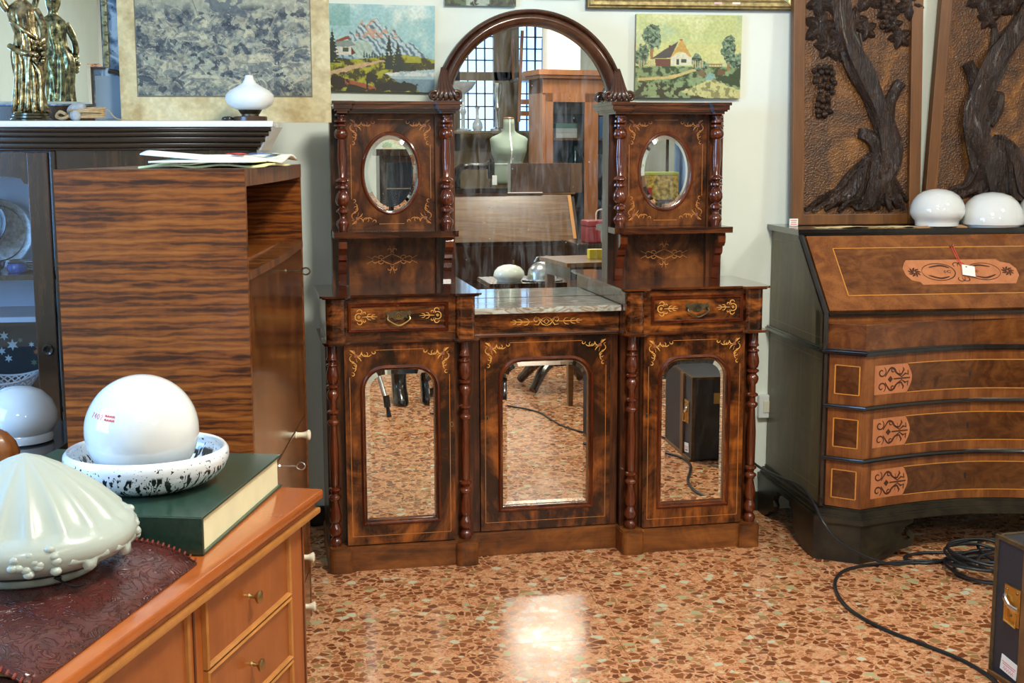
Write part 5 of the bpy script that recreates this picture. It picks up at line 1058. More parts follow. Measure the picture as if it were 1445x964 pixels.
# green book: long edge from (-.95,-1.86) to (-1.08,-2.26)
ba = math.atan2(.41, .13); BK = thing('green_book', 'big thick dark green hardback atlas lying on the cherry chest under the speckled bowl', 'book', (-.953, -1.862, .8005), ba)
BL, BW_, BT = .425, .440, .062                                      # local x runs along the fore-edge from near to far, local y to the left
M_green = plain('green_bookcloth', (.022, .055, .036), .28, 0, .15, .25, 120); M_pages = plain('book_pages', (.78, .74, .48), .7, 0, 0, .12, 6)
bm = BM(); add_box(bm, -BL, 0, 0, BW_, 0, .004, .001); obj('back_cover', bm, M_green, BK)
bm = BM(); add_box(bm, -BL, 0, 0, BW_, BT-.004, BT, .001); obj('front_cover', bm, M_green, BK)
bm = BM(); add_box(bm, -BL+.004, -.006, .006, BW_-.006, .004, BT-.004); obj('pages', bm, M_pages, BK)
bm = BM(); add_box(bm, -BL-.003, -BL+.004, .0, BW_, .002, BT-.001, .001); obj('spine', bm, M_green, BK)
# speckled bowl with the globe
M_bowl, nt, b = new_mat('speckled_glass'); setp(b, rough=.08, coat=.5)
tca = nt.nodes.new('ShaderNodeTexCoord'); spa = nt.nodes.new('ShaderNodeSeparateXYZ'); nt.links.new(tca.outputs['Object'], spa.inputs[0])
cb = nt.nodes.new('ShaderNodeCombineXYZ'); nt.links.new(math_n(nt, 'MULTIPLY', math_n(nt, 'ARCTAN2', spa.outputs[1], spa.outputs[0]), 15.0), cb.inputs[0]); nt.links.new(math_n(nt, 'MULTIPLY', spa.outputs[2], 45.0), cb.inputs[1])
f = noise_tex(nt, cb.outputs[0], 1.0, 2, .4); f2 = noise_tex(nt, coords(nt), 190, 1)
tcz = nt.nodes.new('ShaderNodeTexCoord'); sp = nt.nodes.new('ShaderNodeSeparateXYZ'); nt.links.new(tcz.outputs['Object'], sp.inputs[0])
low = ramp(nt, sp.outputs[2], [(.040, (1, 1, 1)), (.043, (0, 0, 0))]); mid = ramp(nt, sp.outputs[2], [(.055, (1, 1, 1)), (.060, (0, 0, 0))])
streak = math_n(nt, 'MULTIPLY', ramp(nt, f, [(.53, (0, 0, 0)), (.55, (1, 1, 1))]), low); dots = math_n(nt, 'MULTIPLY', ramp(nt, f2, [(.66, (0, 0, 0)), (.68, (1, 1, 1))]), mid)
nt.links.new(mix(nt, math_n(nt, 'MAXIMUM', streak, dots), (.80, .86, .90), (.010, .011, .013)), b.inputs['Base Color'])
bwl = tag(obj('speckled_bowl', (lambda b_: (lathe(b_, [(.001, 0), (.078, 0), (.096, .004), (.120, .016), (.133, .032), (.1375, .048), (.1365, .058), (.131, .065), (.126, .062), (.129, .053), (.127, .043), (.115, .025), (.092, .012), (.060, .008), (.001, .007)], 56), b_)[-1])(BM()), M_bowl, smooth=True, loc=(-1.180, -2.040, .863), sharp=None), 'white glass bowl with black streaks and specks holding the opal globe', 'bowl')
GC = Vector((-1.184, -2.066, .9635)); GR = .0935
gl = thing('glass_globe', 'round white opal glass globe with red handwriting resting in the speckled bowl', 'globe', GC)
bm = BM(); lathe(bm, [(.001, -GR)]+[(GR*math.cos(a), GR*math.sin(a)) for a in [-PI/2+PI*i/32 for i in range(1, 32)]]+[(.001, GR)], 56); obj('globe', bm, M_white, gl, smooth=True, sharp=None)
cv_ = (Vector(cam.matrix_world.translation)-GC).normalized(); ea = math.atan2(cv_.y, cv_.x)
def on_globe(u, v): a = ea+u/GR; e = v/GR; return Vector((math.cos(e)*math.cos(a), math.cos(e)*math.sin(a), math.sin(e)))*(GR+.0002)
bm = BM(); dg_ = {'7': [(0, 1), (.6, 1), (.2, 0)], '4': [(.45, 0), (.45, 1), (0, .35), (.65, .35)], '0': [(.3+.3*math.cos(a), .5+.5*math.sin(a)) for a in [2*PI*i/10 for i in range(11)]], '2': [(0, .8), (.3, 1), (.6, .75), (0, 0), (.65, 0)]}
U0, V0 = -.103, .035
def txt(pts, x, y, k): tube(bm, [on_globe(U0+(x+p[0]*k), V0-(x+p[0]*k)*.06+y+p[1]*k) for p in pts], .00055, 4)
x = 0
for ch in '7402': txt(dg_[ch], x, 0, .0085); x += .0085
for row in (.006, -.0005):
    for i in range(4): txt([(0, 0), (.25, .9), (.5, .1), (.75, .9), (1, 0)], x+.001+i*.0055, row, .0045)
obj('handwriting', bm, M_redink, gl)
# leather folder
M_lea = plain('tooled_leather', (.085, .018, .015), .3, 0, .2, .5, 18)
nt = M_lea.node_tree; bl = nt.nodes['Principled BSDF']; wv = N(nt, 'ShaderNodeTexNoise', Scale=22, Detail=2, Distortion=3.5); nt.links.new(coords(nt), wv.inputs['Vector']); bump(nt, bl, ramp(nt, wv.outputs['Fac'], [(.44, (0, 0, 0)), (.5, (1, 1, 1)), (.56, (0, 0, 0))]), .6, .006)
fa = math.atan2(.44, .172); LF = thing('leather_album', 'red-brown tooled leather album cover with laced edges on the chest front edge', 'album', (-1.090, -2.310, .8005), fa)
FL, FW, FT = .47, .26, .030                                         # x towards far end = 0, near end = -FL; right edge at y = 0
hump = lambda v: FT*(1-abs(2*v-1)**2.6)
bm = BM(); n = 16; L0 = [[(-FL*i/n+.012*math.sin(PI*j/12)*(1 if i == 0 else 0), FW*j/12, .003+hump(j/12)) for j in range(13)] for i in range(n+1)]; loft(bm, L0, False); o = obj('top_cover', bm, M_lea, LF, smooth=True, sharp=None); mo = o.modifiers.new('thick', 'SOLIDIFY'); mo.thickness = .003
bm = BM(); add_box(bm, -FL, 0, 0, FW, 0, .003, .001); obj('under_cover', bm, M_lea, LF)
bm = BM(); add_box(bm, -FL+.02, -.01, .035, FW-.035, .004, .020, .002); obj('album_pages', bm, plain('gilt_pages', (.30, .20, .04), .6, 0, 0, .4, 30), LF)
M_lace = plain('leather_lacing', (.24, .045, .03), .4, 0, .1, .2, 60)
for xx in (0.004, -FL):
    bm = BM()
    for j in range(30):
        v_ = (j+.5)/30; y, z = FW*v_, .003+hump(v_); tube(bm, [(xx-.008, y-.003, z+.002), (xx+.002, y, z+.003), (xx+.003, y+.003, z-.003)], .0016, 5)
    obj('lacing', bm, M_lace, LF, kind='stuff')
# moulded glass ceiling shade
M_frost, nt, b = new_mat('frosted_glass'); setp(b, rough=.3, coat=.2, sss=.25); b.inputs['Base Color'].default_value = (.46, .53, .48, 1); b.inputs['Subsurface Radius'].default_value = (.03, .04, .035)
bump(nt, b, noise_tex(nt, coords(nt), 260, 2), .15, .0008)
GS = thing('glass_ceiling_shade', 'frosted glass ceiling shade with a ribbed cone and grape garland, upside down on the album', 'lamp shade', (-1.318, -2.385, .834)); GS.scale = (1.28, 1.28, 1.04)
n = 18*6; loops = []
for r, z, rib in ((.070, 0, 0), (.074, .004, 0), (.0765, .010, 0), (.078, .018, 0), (.090, .021, 0), (.106, .030, 0), (.1165, .044, 0), (.1175, .058, 0), (.112, .070, 0), (.1045, .076, .3), (.1035, .080, 1), (.094, .093, 1), (.080, .109, 1), (.062, .126, 1), (.042, .142, 1), (.020, .156, .8), (.003, .163, 0)):
    loops.append([((r*(1-rib*.075*abs(math.sin(9*a))**.6))*math.cos(a), (r*(1-rib*.075*abs(math.sin(9*a))**.6))*math.sin(a), z+.002*rib*(math.cos(18*a) if z < .085 else 0)) for a in [2*PI*i/n for i in range(n)]])
bm = BM(); loft(bm, loops, True, True, True); sh_ = obj('ribbed_cone', bm, M_frost, GS, smooth=True, sharp=None)
rng = random.Random(3)
for k in range(12):
    a = 2*PI*k/12+.2; q = Matrix.Rotation(a, 4, 'Z') @ Matrix.Translation((.1105, 0, .049)) @ Matrix.Rotation(PI/2-.12, 4, 'Y')
    bm = BM()
    if k % 3 == 0:
        for i in range(13):
            u_, v_ = rng.uniform(-.017, .017), rng.uniform(-.022, .022); bmesh.ops.create_icosphere(bm, subdivisions=2, radius=.0062, matrix=q @ Matrix.Translation((u_, v_, .002)))
        nm = 'grape_cluster'
    else:
        rings = [[q @ Vector((r_*(1+.28*math.cos(5*b2))*math.cos(b2), 1.15*r_*(1+.28*math.cos(5*b2))*math.sin(b2), z_)) for b2 in [2*PI*i/30 for i in range(30)]] for r_, z_ in ((.0195, -.002), (.017, .004), (.010, .0045), (.003, .0025))]
        loft(bm, rings, True, False, True); nm = 'vine_leaf'
    obj(nm, bm, M_frost, GS, smooth=True, sharp=None)
bm = BM(); tube(bm, [(.0785*math.cos(a), .0785*math.sin(a), .015) for a in [2*PI*i/40 for i in range(40)]], .0014, 5, True)
kk = [(.0795*math.cos(a), .0795*math.sin(a), .013) for a in (-1.1, -1.05)]; tube(bm, catmull([kk[0], (.050, -.078, .006), (.062, -.082, .004), (.070, -.083, .008)], 5), .0014, 5); tube(bm, catmull([kk[1], (.045, -.082, .008), (.038, -.084, .003)], 5), .0014, 5); bmesh.ops.create_icosphere(bm, subdivisions=1, radius=.004, matrix=Matrix.Translation((.040, -.070, .012)))
obj('tied_wire', bm, M_blackmat, GS)
# ------------------------------------------------------------ side table at the far left
ST = thing('side_table', 'dark glossy side table behind the cherry chest, carrying a white dome shade', 'table', (-1.80, -1.10, 0), -.154)
M_gloss = plain('black_lacquer_top', (.03, .032, .035), .12, 0, .6, .2, 10)
bm = BM(); add_box(bm, -.40, .355, -.30, .30, .712, .740, .004); obj('table_top', bm, M_gloss, ST)
bm = BM(); add_box(bm, -.37, .325, -.27, .27, .64, .712); obj('apron', bm, M_oak, ST)
for x in (-.35, .305):
    for y in (-.25, .25): bm = BM(); lathe(bm, [(.016, 0), (.022, .02), (.016, .05), (.022, .3), (.026, .6), (.02, .62), (.026, .65)], 14, (x, y, 0)); obj('leg', bm, M_oak, ST, smooth=True)
p4 = [(.082, 0), (.092, .004), (.094, .014), (.090, .022), (.100, .032), (.108, .048), (.106, .068), (.092, .092), (.066, .112), (.034, .122), (.001, .125)]
round_shade('lamp_shade', 'big white opal dome shade with a flared rim on the dark side table', (-1.552, -1.075, .7405), [(r*.82, z*1.08) for r, z in p4])
bm = BM(); rng = random.Random(8); L = []
for r, z in ((.07, 0), (.074, .02), (.07, .045), (.055, .066), (.03, .078), (.002, .08)): L.append([(r*(1+.07*math.sin(9*a)+.04*math.sin(5*a+z*60))*math.cos(a), r*.8*(1+.07*math.sin(9*a))*math.sin(a), z) for a in [2*PI*i/40 for i in range(40)]])
loft(bm, L, True, True, True); tag(obj('carved_shell', bm, wood('carved_beech', [(.3, (.13, .04, .01)), (.6, (.28, .10, .025))], 'x', 4, 3, .3, .4, .1), smooth=True, sharp=None, loc=(-1.60, -1.285, .7405)), 'brown carved wooden shell ornament with a fluted edge near the picture edge', 'ornament')

# ------------------------------------------------------------ trunk and cables on the right
TK = thing('trunk', 'black travelling trunk with brass lock standing on end in the right foreground', 'trunk', (.956, -1.208, 0), .06)
M_trunk = plain('trunk_canvas', (.018, .024, .034), .45, 0, 0, .25, 160, .15); M_slat = plain('trunk_slat', (.17, .075, .025), .5, 0, 0, .3, 20); M_bind = plain('trunk_binding', (.085, .055, .025), .45, .3, 0, .4, 40)
TX, TY, TZ = .42, .62, .393
bm = BM(); add_box(bm, 0, TX, -TY, 0, .006, TZ, .006); obj('body', bm, M_trunk, TK)
for nm, q in (('edge_binding', (-.003, .012, -.012, .003, .0, TZ+.002)), ('edge_binding', (-.003, .012, -TY-.003, -TY+.012, .0, TZ+.002)), ('edge_binding', (-.003, .010, -TY, 0, TZ-.008, TZ+.003)), ('edge_binding', (0, TX, -.010, .003, TZ-.008, TZ+.003)), ('slat', (-.009, .0, -TY, 0, .0, .012)), ('slat', (-.010, .0, -.175, -.128, .0, TZ))):
    bm = BM(); add_box(bm, *q, .001); obj(nm, bm, M_slat if nm == 'slat' else M_bind, TK)
bm = BM(); add_box(bm, -.005, 0, -.118, -.050, .170, .275, .002); lk = obj('lock_plate', bm, M_gold, TK)
bm = BM(); tube(bm, [(-.010, -.066, .215), (-.012, -.066, .178), (-.012, -.112, .172), (-.010, -.112, .208)], .0035, 8); obj('hasp', bm, M_gold, lk, smooth=True)
bm = BM(); tube(bm, catmull([(-.008, -.058, .245), (-.014, -.066, .238), (-.012, -.085, .222), (-.008, -.112, .218)], 4), .007, 8, flat=(.6, 1, 1)); obj('latch', bm, M_steel, lk, smooth=True)
for y, z in ((-.062, .262), (-.105, .262), (-.084, .196)): bm = BM(); bmesh.ops.create_icosphere(bm, subdivisions=2, radius=.004, matrix=Matrix.Translation((-.005, y, z))); obj('rivet', bm, M_brassd, lk, smooth=True)
lb = None
bm = BM(); a = math.radians(8); add_box(bm, -.0012, 0, -.035, .035, -.022, .022); lb = obj('paper_label', bm, M_card, TK, loc=(-.0006, -.082, .050)); lb.rotation_euler = (a, 0, 0)
for z, w2 in ((.004, .030), (-.002, .026)): bm = BM(); add_box(bm, -.0016, -.0011, -w2, w2, z, z+.0016); obj('red_line', bm, M_redink, lb)
bm = BM()
for i in range(5): tube(bm, [(-.0014, .022-i*.009, -.016), (-.0014, .018-i*.009, -.007), (-.0014, .014-i*.009, -.016), (-.0014, .016-i*.009, -.012)], .0006, 4)
obj('handwriting', bm, M_redink, lb, kind='stuff')
bm = BM(); add_box(bm, .10, .19, 0, .002, .27, .32); obj('shipping_label', bm, plain('ochre_label', (.34, .22, .05), .6), TK)
bm = BM(); tube(bm, catmull([(.17, .006, .24), (.175, .03, .235), (.25, .03, .235), (.255, .006, .24)], 4), .007, 8); obj('handle', bm, M_bind, TK)
def cable(name, label, pts, r=.0055, n=8, closed=False): return tag(obj(name, (lambda b: (tube(b, catmull(pts, n, closed), r, 8, closed), b)[-1])(BM()), M_rubber, smooth=True, sharp=None), label, 'cable')
R_ = .006
cable('power_cable', 'black power cable running from behind the sideboard across the bureau foot to the coil', [(.86, .42, .26), (.915, .40, .20), (.912, .178, .211), (.898, -.051, .235), (.890, -.182, .211), (.888, -.267, .167), (.930, -.300, .105), (1.02, -.312, .050), (1.12, -.315, .014), (1.20, -.300, R_), (1.27, -.305, R_), (1.36, -.30, R_), (1.44, -.33, R_)], .0052)
cable('power_cable', 'black cable in one wide open loop on the terrazzo floor', [(1.42, -.36, R_), (1.33, -.31, R_), (1.24, -.285, R_), (1.12, -.285, R_), (1.03, -.295, R_), (.94, -.335, R_), (.865, -.43, R_), (.815, -.56, R_), (.795, -.70, R_), (.82, -.86, R_), (.885, -1.02, R_), (.925, -1.14, R_), (.93, -1.28, R_), (.87, -1.42, R_), (.80, -1.60, R_)], .0060)
coil = thing('cable_coil', 'tangled coil of black cable heaped on the floor between bureau and trunk', 'cable', (1.40, -.44, 0))
rng = random.Random(12)
for k in range(9):
    cx, cy, rx, ry = rng.uniform(-.01, .16), rng.uniform(-.05, .05), rng.uniform(.12, .19), rng.uniform(.12, .19); ph = rng.uniform(0, 6); z = R_+.010*k*.75
    bm = BM(); tube(bm, [(cx+rx*math.cos(a)*(1+.12*math.sin(2*a+ph)), cy+ry*math.sin(a)*(1+.10*math.cos(3*a+ph)), z+.010*(1+math.sin(2*a+ph))*(k > 0)) for a in [2*PI*i/44 for i in range(44)]], .0056, 7, True); obj('cable_turn', bm, M_rubber, coil, smooth=True, sharp=None)
bm = BM(); tube(bm, catmull([(.14, .20, R_), (.02, .215, R_), (-.10, .235, R_), (-.185, .20, R_), (-.15, .13, R_), (-.04, .12, .02), (.08, .10, .03)], 8), .0056, 7); obj('cable_turn', bm, M_rubber, coil, smooth=True, sharp=None)

# ------------------------------------------------------------ the rest of the shop, seen in the mirrors
M_door = wood('oak_door', [(.3, (.085, .062, .030)), (.5, (.15, .108, .052)), (.7, (.22, .165, .085))], 'z', 1, 8, .1, .4, .2, 1, .3)
D1 = obj('door_1', (lambda b: (add_box(b, 1.0, 1.08, -9.05, -8.95, 0, 2.95), add_box(b, 2.37, 2.45, -9.05, -8.95, 0, 2.95), add_box(b, 1.08, 2.37, -9.05, -8.95, 2.86, 2.95), b)[-1])(BM()), M_door, kind='structure')
for x0, x1 in ((1.08, 1.73), (1.73, 2.37)):
    bm = BM(); add_box(bm, x0, x0+.14, -9.03, -8.97, 0, 2.86); add_box(bm, x1-.14, x1, -9.03, -8.97, 0, 2.86); add_box(bm, x0, x1, -9.03, -8.97, 0, .25); add_box(bm, x0, x1, -9.03, -8.97, 1.42, 1.62); add_box(bm, x0, x1, -9.03, -8.97, 2.76, 2.86); add_box(bm, x0, x1, -9.03, -8.97, 2.17, 2.26); obj('door_leaf', bm, M_door, D1)
    bm = BM(); add_box(bm, x0+.14, x1-.14, -9.01, -8.99, .25, 1.42); obj('door_panel', bm, M_door, D1)
    for z0, z1 in ((1.62, 2.17), (2.26, 2.76)):
        bm = BM(); add_box(bm, x0+.14, x1-.14, -9.003, -8.997, z0, z1); obj('pane', bm, M_glass, D1)
        for k in range(1, 4): bm = BM(); xx = x0+.14+(x1-x0-.28)*k/4; add_box(bm, xx-.006, xx+.006, -9.01, -8.985, z0, z1); obj('lead_bar', bm, M_blackmat, D1)
        for k in range(1, 4): bm = BM(); zz = z0+(z1-z0)*k/4; add_box(bm, x0+.14, x1-.14, -9.01, -8.985, zz-.006, zz+.006); obj('lead_bar', bm, M_blackmat, D1)
sl_ = obj('shelf_board', (lambda b: (add_box(b, 1.0, 2.0, -8.85, -8.55, 1.60, 1.63, .003), b)[-1])(BM()), M_door); tag(sl_, 'dark shelf board across the leaded door carrying glass and silver vessels', 'shelf')
for x in (1.02, 1.96): bm = BM(); add_box(bm, x-.02, x+.02, -8.84, -8.56, 0, 1.60); obj('shelf_leg', bm, M_door, sl_)
def vessel(name, label, cat, loc, prof, m_, seg=24): return tag(obj(name, (lambda b: (lathe(b, prof, seg), b)[-1])(BM()), m_, smooth=True, loc=loc), label, cat)
M_crys = plain('clear_crystal', (.6, .68, .74), .08, .3, .3, .1, 30)
vessel('glass_compote', 'tall stemmed glass bowl standing on the dark shelf in the mirror', 'glass', (1.21, -8.70, 1.63), [(.08, 0), (.09, .012), (.02, .03), (.018, .16), (.035, .20), (.018, .24), (.022, .38), (.10, .44), (.14, .50), (.14, .51), (.001, .44)], M_crys)
vessel('glass_vase', 'little bulbous glass vase between two tall vessels in the mirror', 'vase', (1.36, -8.68, 1.63), [(.04, 0), (.055, .03), (.05, .08), (.014, .14), (.013, .22), (.03, .25), (.001, .24)], M_crys)
vessel('silver_candlestick', 'tall silver candlestick on the dark shelf in the mirror', 'candlestick', (1.58, -8.70, 1.63), [(.08, 0), (.08, .02), (.03, .04), (.02, .20), (.035, .24), (.02, .28), (.05, .42), (.05, .50), (.001, .50)], M_steel)
# secretary desk
M_sec = wood('secretary_walnut', [(.3, (.075, .032, .010)), (.5, (.16, .075, .024)), (.7, (.28, .15, .055))], 'x', .8, 10, .1, .3, .3, 1.2, .25)
M_secd = plain('secretary_dark', (.035, .016, .009), .3, 0, .3, .3, 12)
SD = thing('secretary_desk', 'secretary desk with a pale striped sloping fall, seen in the big mirror', 'desk', (1.12, -5.62, 0))
bm = BM(); add_box(bm, -.54, .58, -.32, .02, .03, .66); obj('carcase', bm, M_secd, SD)
bm = BM(); prism_axis(bm, [(-.32, .66), (.02, .66), (.02, .675), (-.20, 1.052), (-.32, 1.052)], -.54, .58, 'x'); obj('desk_case', bm, M_secd, SD)
bm = BM(); loft(bm, [[(-.53, .021+o, .672), (.55, .021+o, .672), (.55, -.198+o, 1.05), (-.53, -.198+o, 1.05)] for o in (0, .016)], True, True, True); obj('fall_front', bm, M_sec, SD)
bm = BM(); loft(bm, [[(.52, .038, .69), (.548, .038, .69), (.548, -.178, 1.045), (.52, -.178, 1.045)], [(.52, .041, .69), (.548, .041, .69), (.548, -.175, 1.045), (.52, -.175, 1.045)]], True, True, True); obj('edge_strip', bm, M_line, SD)
bm = BM(); add_box(bm, -.55, .59, -.33, -.18, 1.052, 1.066, .003); obj('top', bm, M_sec, SD)
for z0, z1 in ((.36, .64), (.06, .33)): bm = BM(); add_box(bm, -.5, .54, .015, .030, z0, z1, .003); q = obj('drawer', bm, M_secd, SD); bm = BM(); add_box(bm, .0, .014, .030, .033, (z0+z1)/2-.015, (z0+z1)/2+.02); obj('escutcheon', bm, M_brass, q)
bm = BM(); add_box(bm, -.54, .58, -.32, .02, .0, .03); obj('base', bm, M_secd, SD)
bm = BM(); add_box(bm, -.30, .30, -.265, -.20, 1.0665, 1.074); o = obj('linen_runner', bm, M_card, loc=(1.12, -5.585, 0)); tag(o, 'strip of pale linen along the top of the striped secretary desk', 'cloth')
BX = thing('wooden_box', 'plain dark wooden box standing on the secretary desk in the mirror', 'box', (1.47, -5.88, 1.066))
bm = BM(); add_box(bm, -.32, .30, -.07, .07, .0, .25, .004); obj('box_body', bm, plain('box_wood', (.085, .042, .026), .22, 0, .4, .5, 5), BX); bm = BM(); add_box(bm, .20, .201+.10, .066, .072, .0, .25); obj('corner_panel', bm, plain('box_lighter', (.13, .075, .045), .35), BX)
SM = thing('sewing_machine', 'black hand-crank sewing machine with brass wheel on the secretary desk', 'sewing machine', (.86, -5.87, 1.0665))
bm = BM(); add_box(bm, -.30, .26, -.09, .09, 0, .045, .006); obj('base', bm, M_black, SM)
bm = BM(); tube(bm, catmull([(-.17, 0, .045), (-.17, 0, .13), (-.15, 0, .20), (-.08, 0, .225), (.04, 0, .225), (.13, 0, .235)], 5), [.042]*5+[.038]*5+[.034]*5+[.030]*11, 12); obj('arm', bm, M_black, SM, smooth=True, sharp=None)
bm = BM(); add_box(bm, .10, .16, -.03, .03, .12, .27, .012); tube(bm, [(.13, 0, .27), (.13, 0, .30)], .012, 8); tube(bm, [(.13, 0, .12), (.13, 0, .05)], .006, 6); obj('needle_head', bm, M_black, SM, smooth=True)
bm = BM(); Mx = Matrix.Translation((-.22, 0, .17)) @ Matrix.Rotation(PI/2, 4, 'Y'); tube(bm, [Mx @ Vector((.07*math.cos(a), .07*math.sin(a), 0)) for a in [2*PI*i/28 for i in range(28)]], .013, 8, True)
for k in range(5): a = 2*PI*k/5; tube(bm, [Mx @ Vector((0, 0, 0)), Mx @ Vector((.066*math.cos(a), .066*math.sin(a), 0))], .006, 6)
obj('hand_wheel', bm, M_brass, SM, smooth=True); bm = BM(); add_box(bm, .135, .175, .035, .038, .07, .15); obj('paper_tag', bm, M_card, SM)
# dress form
DF = thing('dress_form', 'grey-green dressmaker torso on a stand with white centre seam, seen in the mirror', 'mannequin', (1.26, -6.45, 0))
M_torso = plain('grey_green_cloth', (.22, .265, .20), .8, 0, 0, .05, 90)
bm = BM(); n = 36; L = []
for z, rx, ry, yo in ((.86, .165, .11, 0), (.93, .172, .115, 0), (1.02, .165, .11, 0), (1.10, .138, .095, 0), (1.16, .125, .088, 0), (1.22, .132, .095, .006), (1.29, .150, .112, .02), (1.35, .160, .120, .025), (1.41, .163, .108, .014), (1.47, .170, .092, .004), (1.515, .172, .078, 0), (1.545, .150, .066, -.004), (1.565, .105, .058, -.006), (1.582, .070, .052, -.006), (1.60, .055, .050, -.004), (1.65, .050, .047, 0), (1.70, .047, .044, .002)):
    z = z if z > 1.545 else 1.545-(1.545-z)*.62
    L.append([(rx*math.copysign(abs(math.cos(a))**.9, math.cos(a)), yo*max(0, math.sin(a))*(1-.4*math.exp(-(math.cos(a)*4)**2))+ry*math.sin(a), z) for a in [2*PI*i/n for i in range(n)]])
loft(bm, L, True, True, True); obj('torso', bm, M_torso, DF, smooth=True, sharp=None)
bm = BM(); pts = [(0.0, max(p[1] for p in l)*.99+.004, l[0][2]) for l in L]; ribbon(bm, [(p[0], p[2]) for p in pts], .012, lambda u, v: (u, float(np.interp(v, [p[2] for p in pts], [p[1] for p in pts])), v)); obj('centre_seam', bm, M_card, DF)
bm = BM(); tube(bm, [(.127*math.cos(a), .090*math.sin(a), 1.306) for a in [2*PI*i/36 for i in range(36)]], .005, 6, True); obj('waist_tape', bm, M_card, DF)
bm = BM(); lathe(bm, [(.046, 1.70), (.048, 1.706), (.040, 1.716), (.001, 1.72)], 24); obj('neck_cap', bm, M_sec, DF); bm = BM(); tube(bm, [(0, 0, .06), (0, 0, 1.13)], .018, 10); obj('pole', bm, M_black, DF)
for k in range(3): a = 2*PI*k/3+.5; bm = BM(); tube(bm, catmull([(0, 0, .30), (.12*math.cos(a), .12*math.sin(a), .16), (.24*math.cos(a), .24*math.sin(a), .013)], 5), .013, 8); obj('leg', bm, M_black, DF)
# bookcase
M_book = wood('bookcase_cherry', [(.3, (.17, .060, .022)), (.5, (.27, .105, .04)), (.7, (.36, .16, .065))], 'z', 1, 7, .1, .35, .3, 1, .25)
KC = thing('bookcase', 'reddish glazed bookcase holding books, bottles and teapots, seen in the mirror', 'bookcase', (2.22, -7.25, 0), -.16)
bm = BM(); add_box(bm, -.50, .50, -.36, -.34, 0, 2.10); obj('back', bm, M_door, KC)
for x in (-.50, .47): bm = BM(); add_box(bm, x, x+.03, -.34, 0, 0, 2.10); obj('side', bm, M_book, KC)
for k, (q, nm) in enumerate((((-.54, .54, -.37, .05, 2.10, 2.13), 'cornice'), ((-.56, .56, -.37, .07, 2.13, 2.18), 'cornice'), ((-.50, .50, -.34, .0, 0, .08), 'base'), ((-.50, .50, -.34, .01, 1.96, 2.10), 'frieze'))): bm = BM(); add_box(bm, *q, .003); obj(nm, bm, M_book, KC)
for z in (.50, .84, 1.16, 1.52): bm = BM(); add_box(bm, -.47, .47, -.34, -.03, z, z+.022); obj('shelf', bm, M_book, KC)
for x0, x1 in ((-.47, 0), (0, .47)):
    bm = BM(); add_box(bm, x0, x0+.07, 0, .025, .08, 1.96); add_box(bm, x1-.07, x1, 0, .025, .08, 1.96); add_box(bm, x0, x1, 0, .025, .08, .45); add_box(bm, x0, x1, 0, .025, 1.88, 1.96); dd = obj('door', bm, M_book, KC); bm = BM(); add_box(bm, x0+.07, x1-.07, .01, .013, .45, 1.88); obj('door_glass', bm, M_glass, dd)
def on_book(x, y, z): return Matrix.Translation((2.22, -7.25, 0)) @ Matrix.Rotation(-.16, 4, 'Z') @ Vector((x, y, z))
bc = [(.75, .70, .58), (.62, .60, .50), (.10, .22, .14)]
for k in range(3): o = obj('book', (lambda b: (add_box(b, -.11, .11, -.08, .08, 0, .045, .002), b)[-1])(BM()), plain('book_cover_%s' % ('ivory', 'buff', 'green')[k], bc[k], .5), loc=on_book(-.22, -.15, 1.543+.046*k)); o.rotation_euler.z = -.16; tag(o, ('ivory book at the bottom of the pile in the bookcase', 'buff book in the middle of the pile in the bookcase', 'small green book on top of the pile in the bookcase')[k], 'book', 'books lying in the bookcase')
cc = (((.12, .25, .45), 'blue'), ((.55, .20, .08), 'orange'), ((.60, .25, .12), 'russet'), ((.15, .15, .2), 'slate'), ((.5, .45, .35), 'tan'))
for k, (c, nmc) in enumerate(cc): o = obj('book', (lambda b: (add_box(b, -.018, .018, -.08, .08, 0, .20+.01*(k % 2), .002), b)[-1])(BM()), plain('spine_'+nmc, c, .5), loc=on_book(.13+.042*k, -.12, 1.543)); o.rotation_euler.z = -.16; tag(o, nmc+' book standing upright behind the right glass door of the bookcase', 'book', 'books standing in the bookcase')
vessel('glass_bottle', 'dark green glass bottle in the bookcase behind the left door', 'bottle', on_book(-.10, -.14, 1.183), [(.07, 0), (.075, .02), (.07, .16), (.03, .22), (.028, .28), (.001, .28)], plain('bottle_green', (.012, .045, .04), .08, 0, .4))
for k, (x, z, r) in enumerate(((-.37, 1.183, .05), (-.25, 1.183, .045))): vessel('silver_pot', ('round silver pot at the left of the bookcase shelf', 'smaller silver pot beside the green bottle in the bookcase')[k], 'pot', on_book(x, -.12, z), [(r*.6, 0), (r, .03), (r*1.05, .06), (r*.6, .10), (r*.2, .12), (.001, .13)], M_steel)
for k, (x, r) in enumerate(((.12, .045), (.25, .065))): vessel('teapot', ('small white china sugar pot in the right of the bookcase', 'large white china teapot in the right of the bookcase')[k], 'teapot', on_book(x, -.12, .862), [(r*.6, 0), (r*1.0, r*.6), (r*1.05, r*1.1), (r*.7, r*1.8), (r*.2, r*2.0), (r*.22, r*2.2), (.001, r*2.3)], M_white)
for k in range(3): vessel('glass_jug', ('clear glass jug nearest the middle stile of the bookcase', 'clear glass jug between two others in the bookcase', 'clear glass jug at the far end of the bookcase shelf')[k], 'jug', on_book(.12+.11*k, -.18, 1.183), [(.035, 0), (.04, .08), (.03, .14), (.045, .20), (.001, .02)], M_crys)['group'] = 'glass jugs in the bookcase'
o = obj('white_carton', (lambda b: (add_box(b, -.16, .16, -.12, .12, 0, .50, .004), b)[-1])(BM()), M_card, loc=on_book(-.24, -.16, 2.181)); tag(o, 'tall white carton standing on top of the bookcase', 'box')
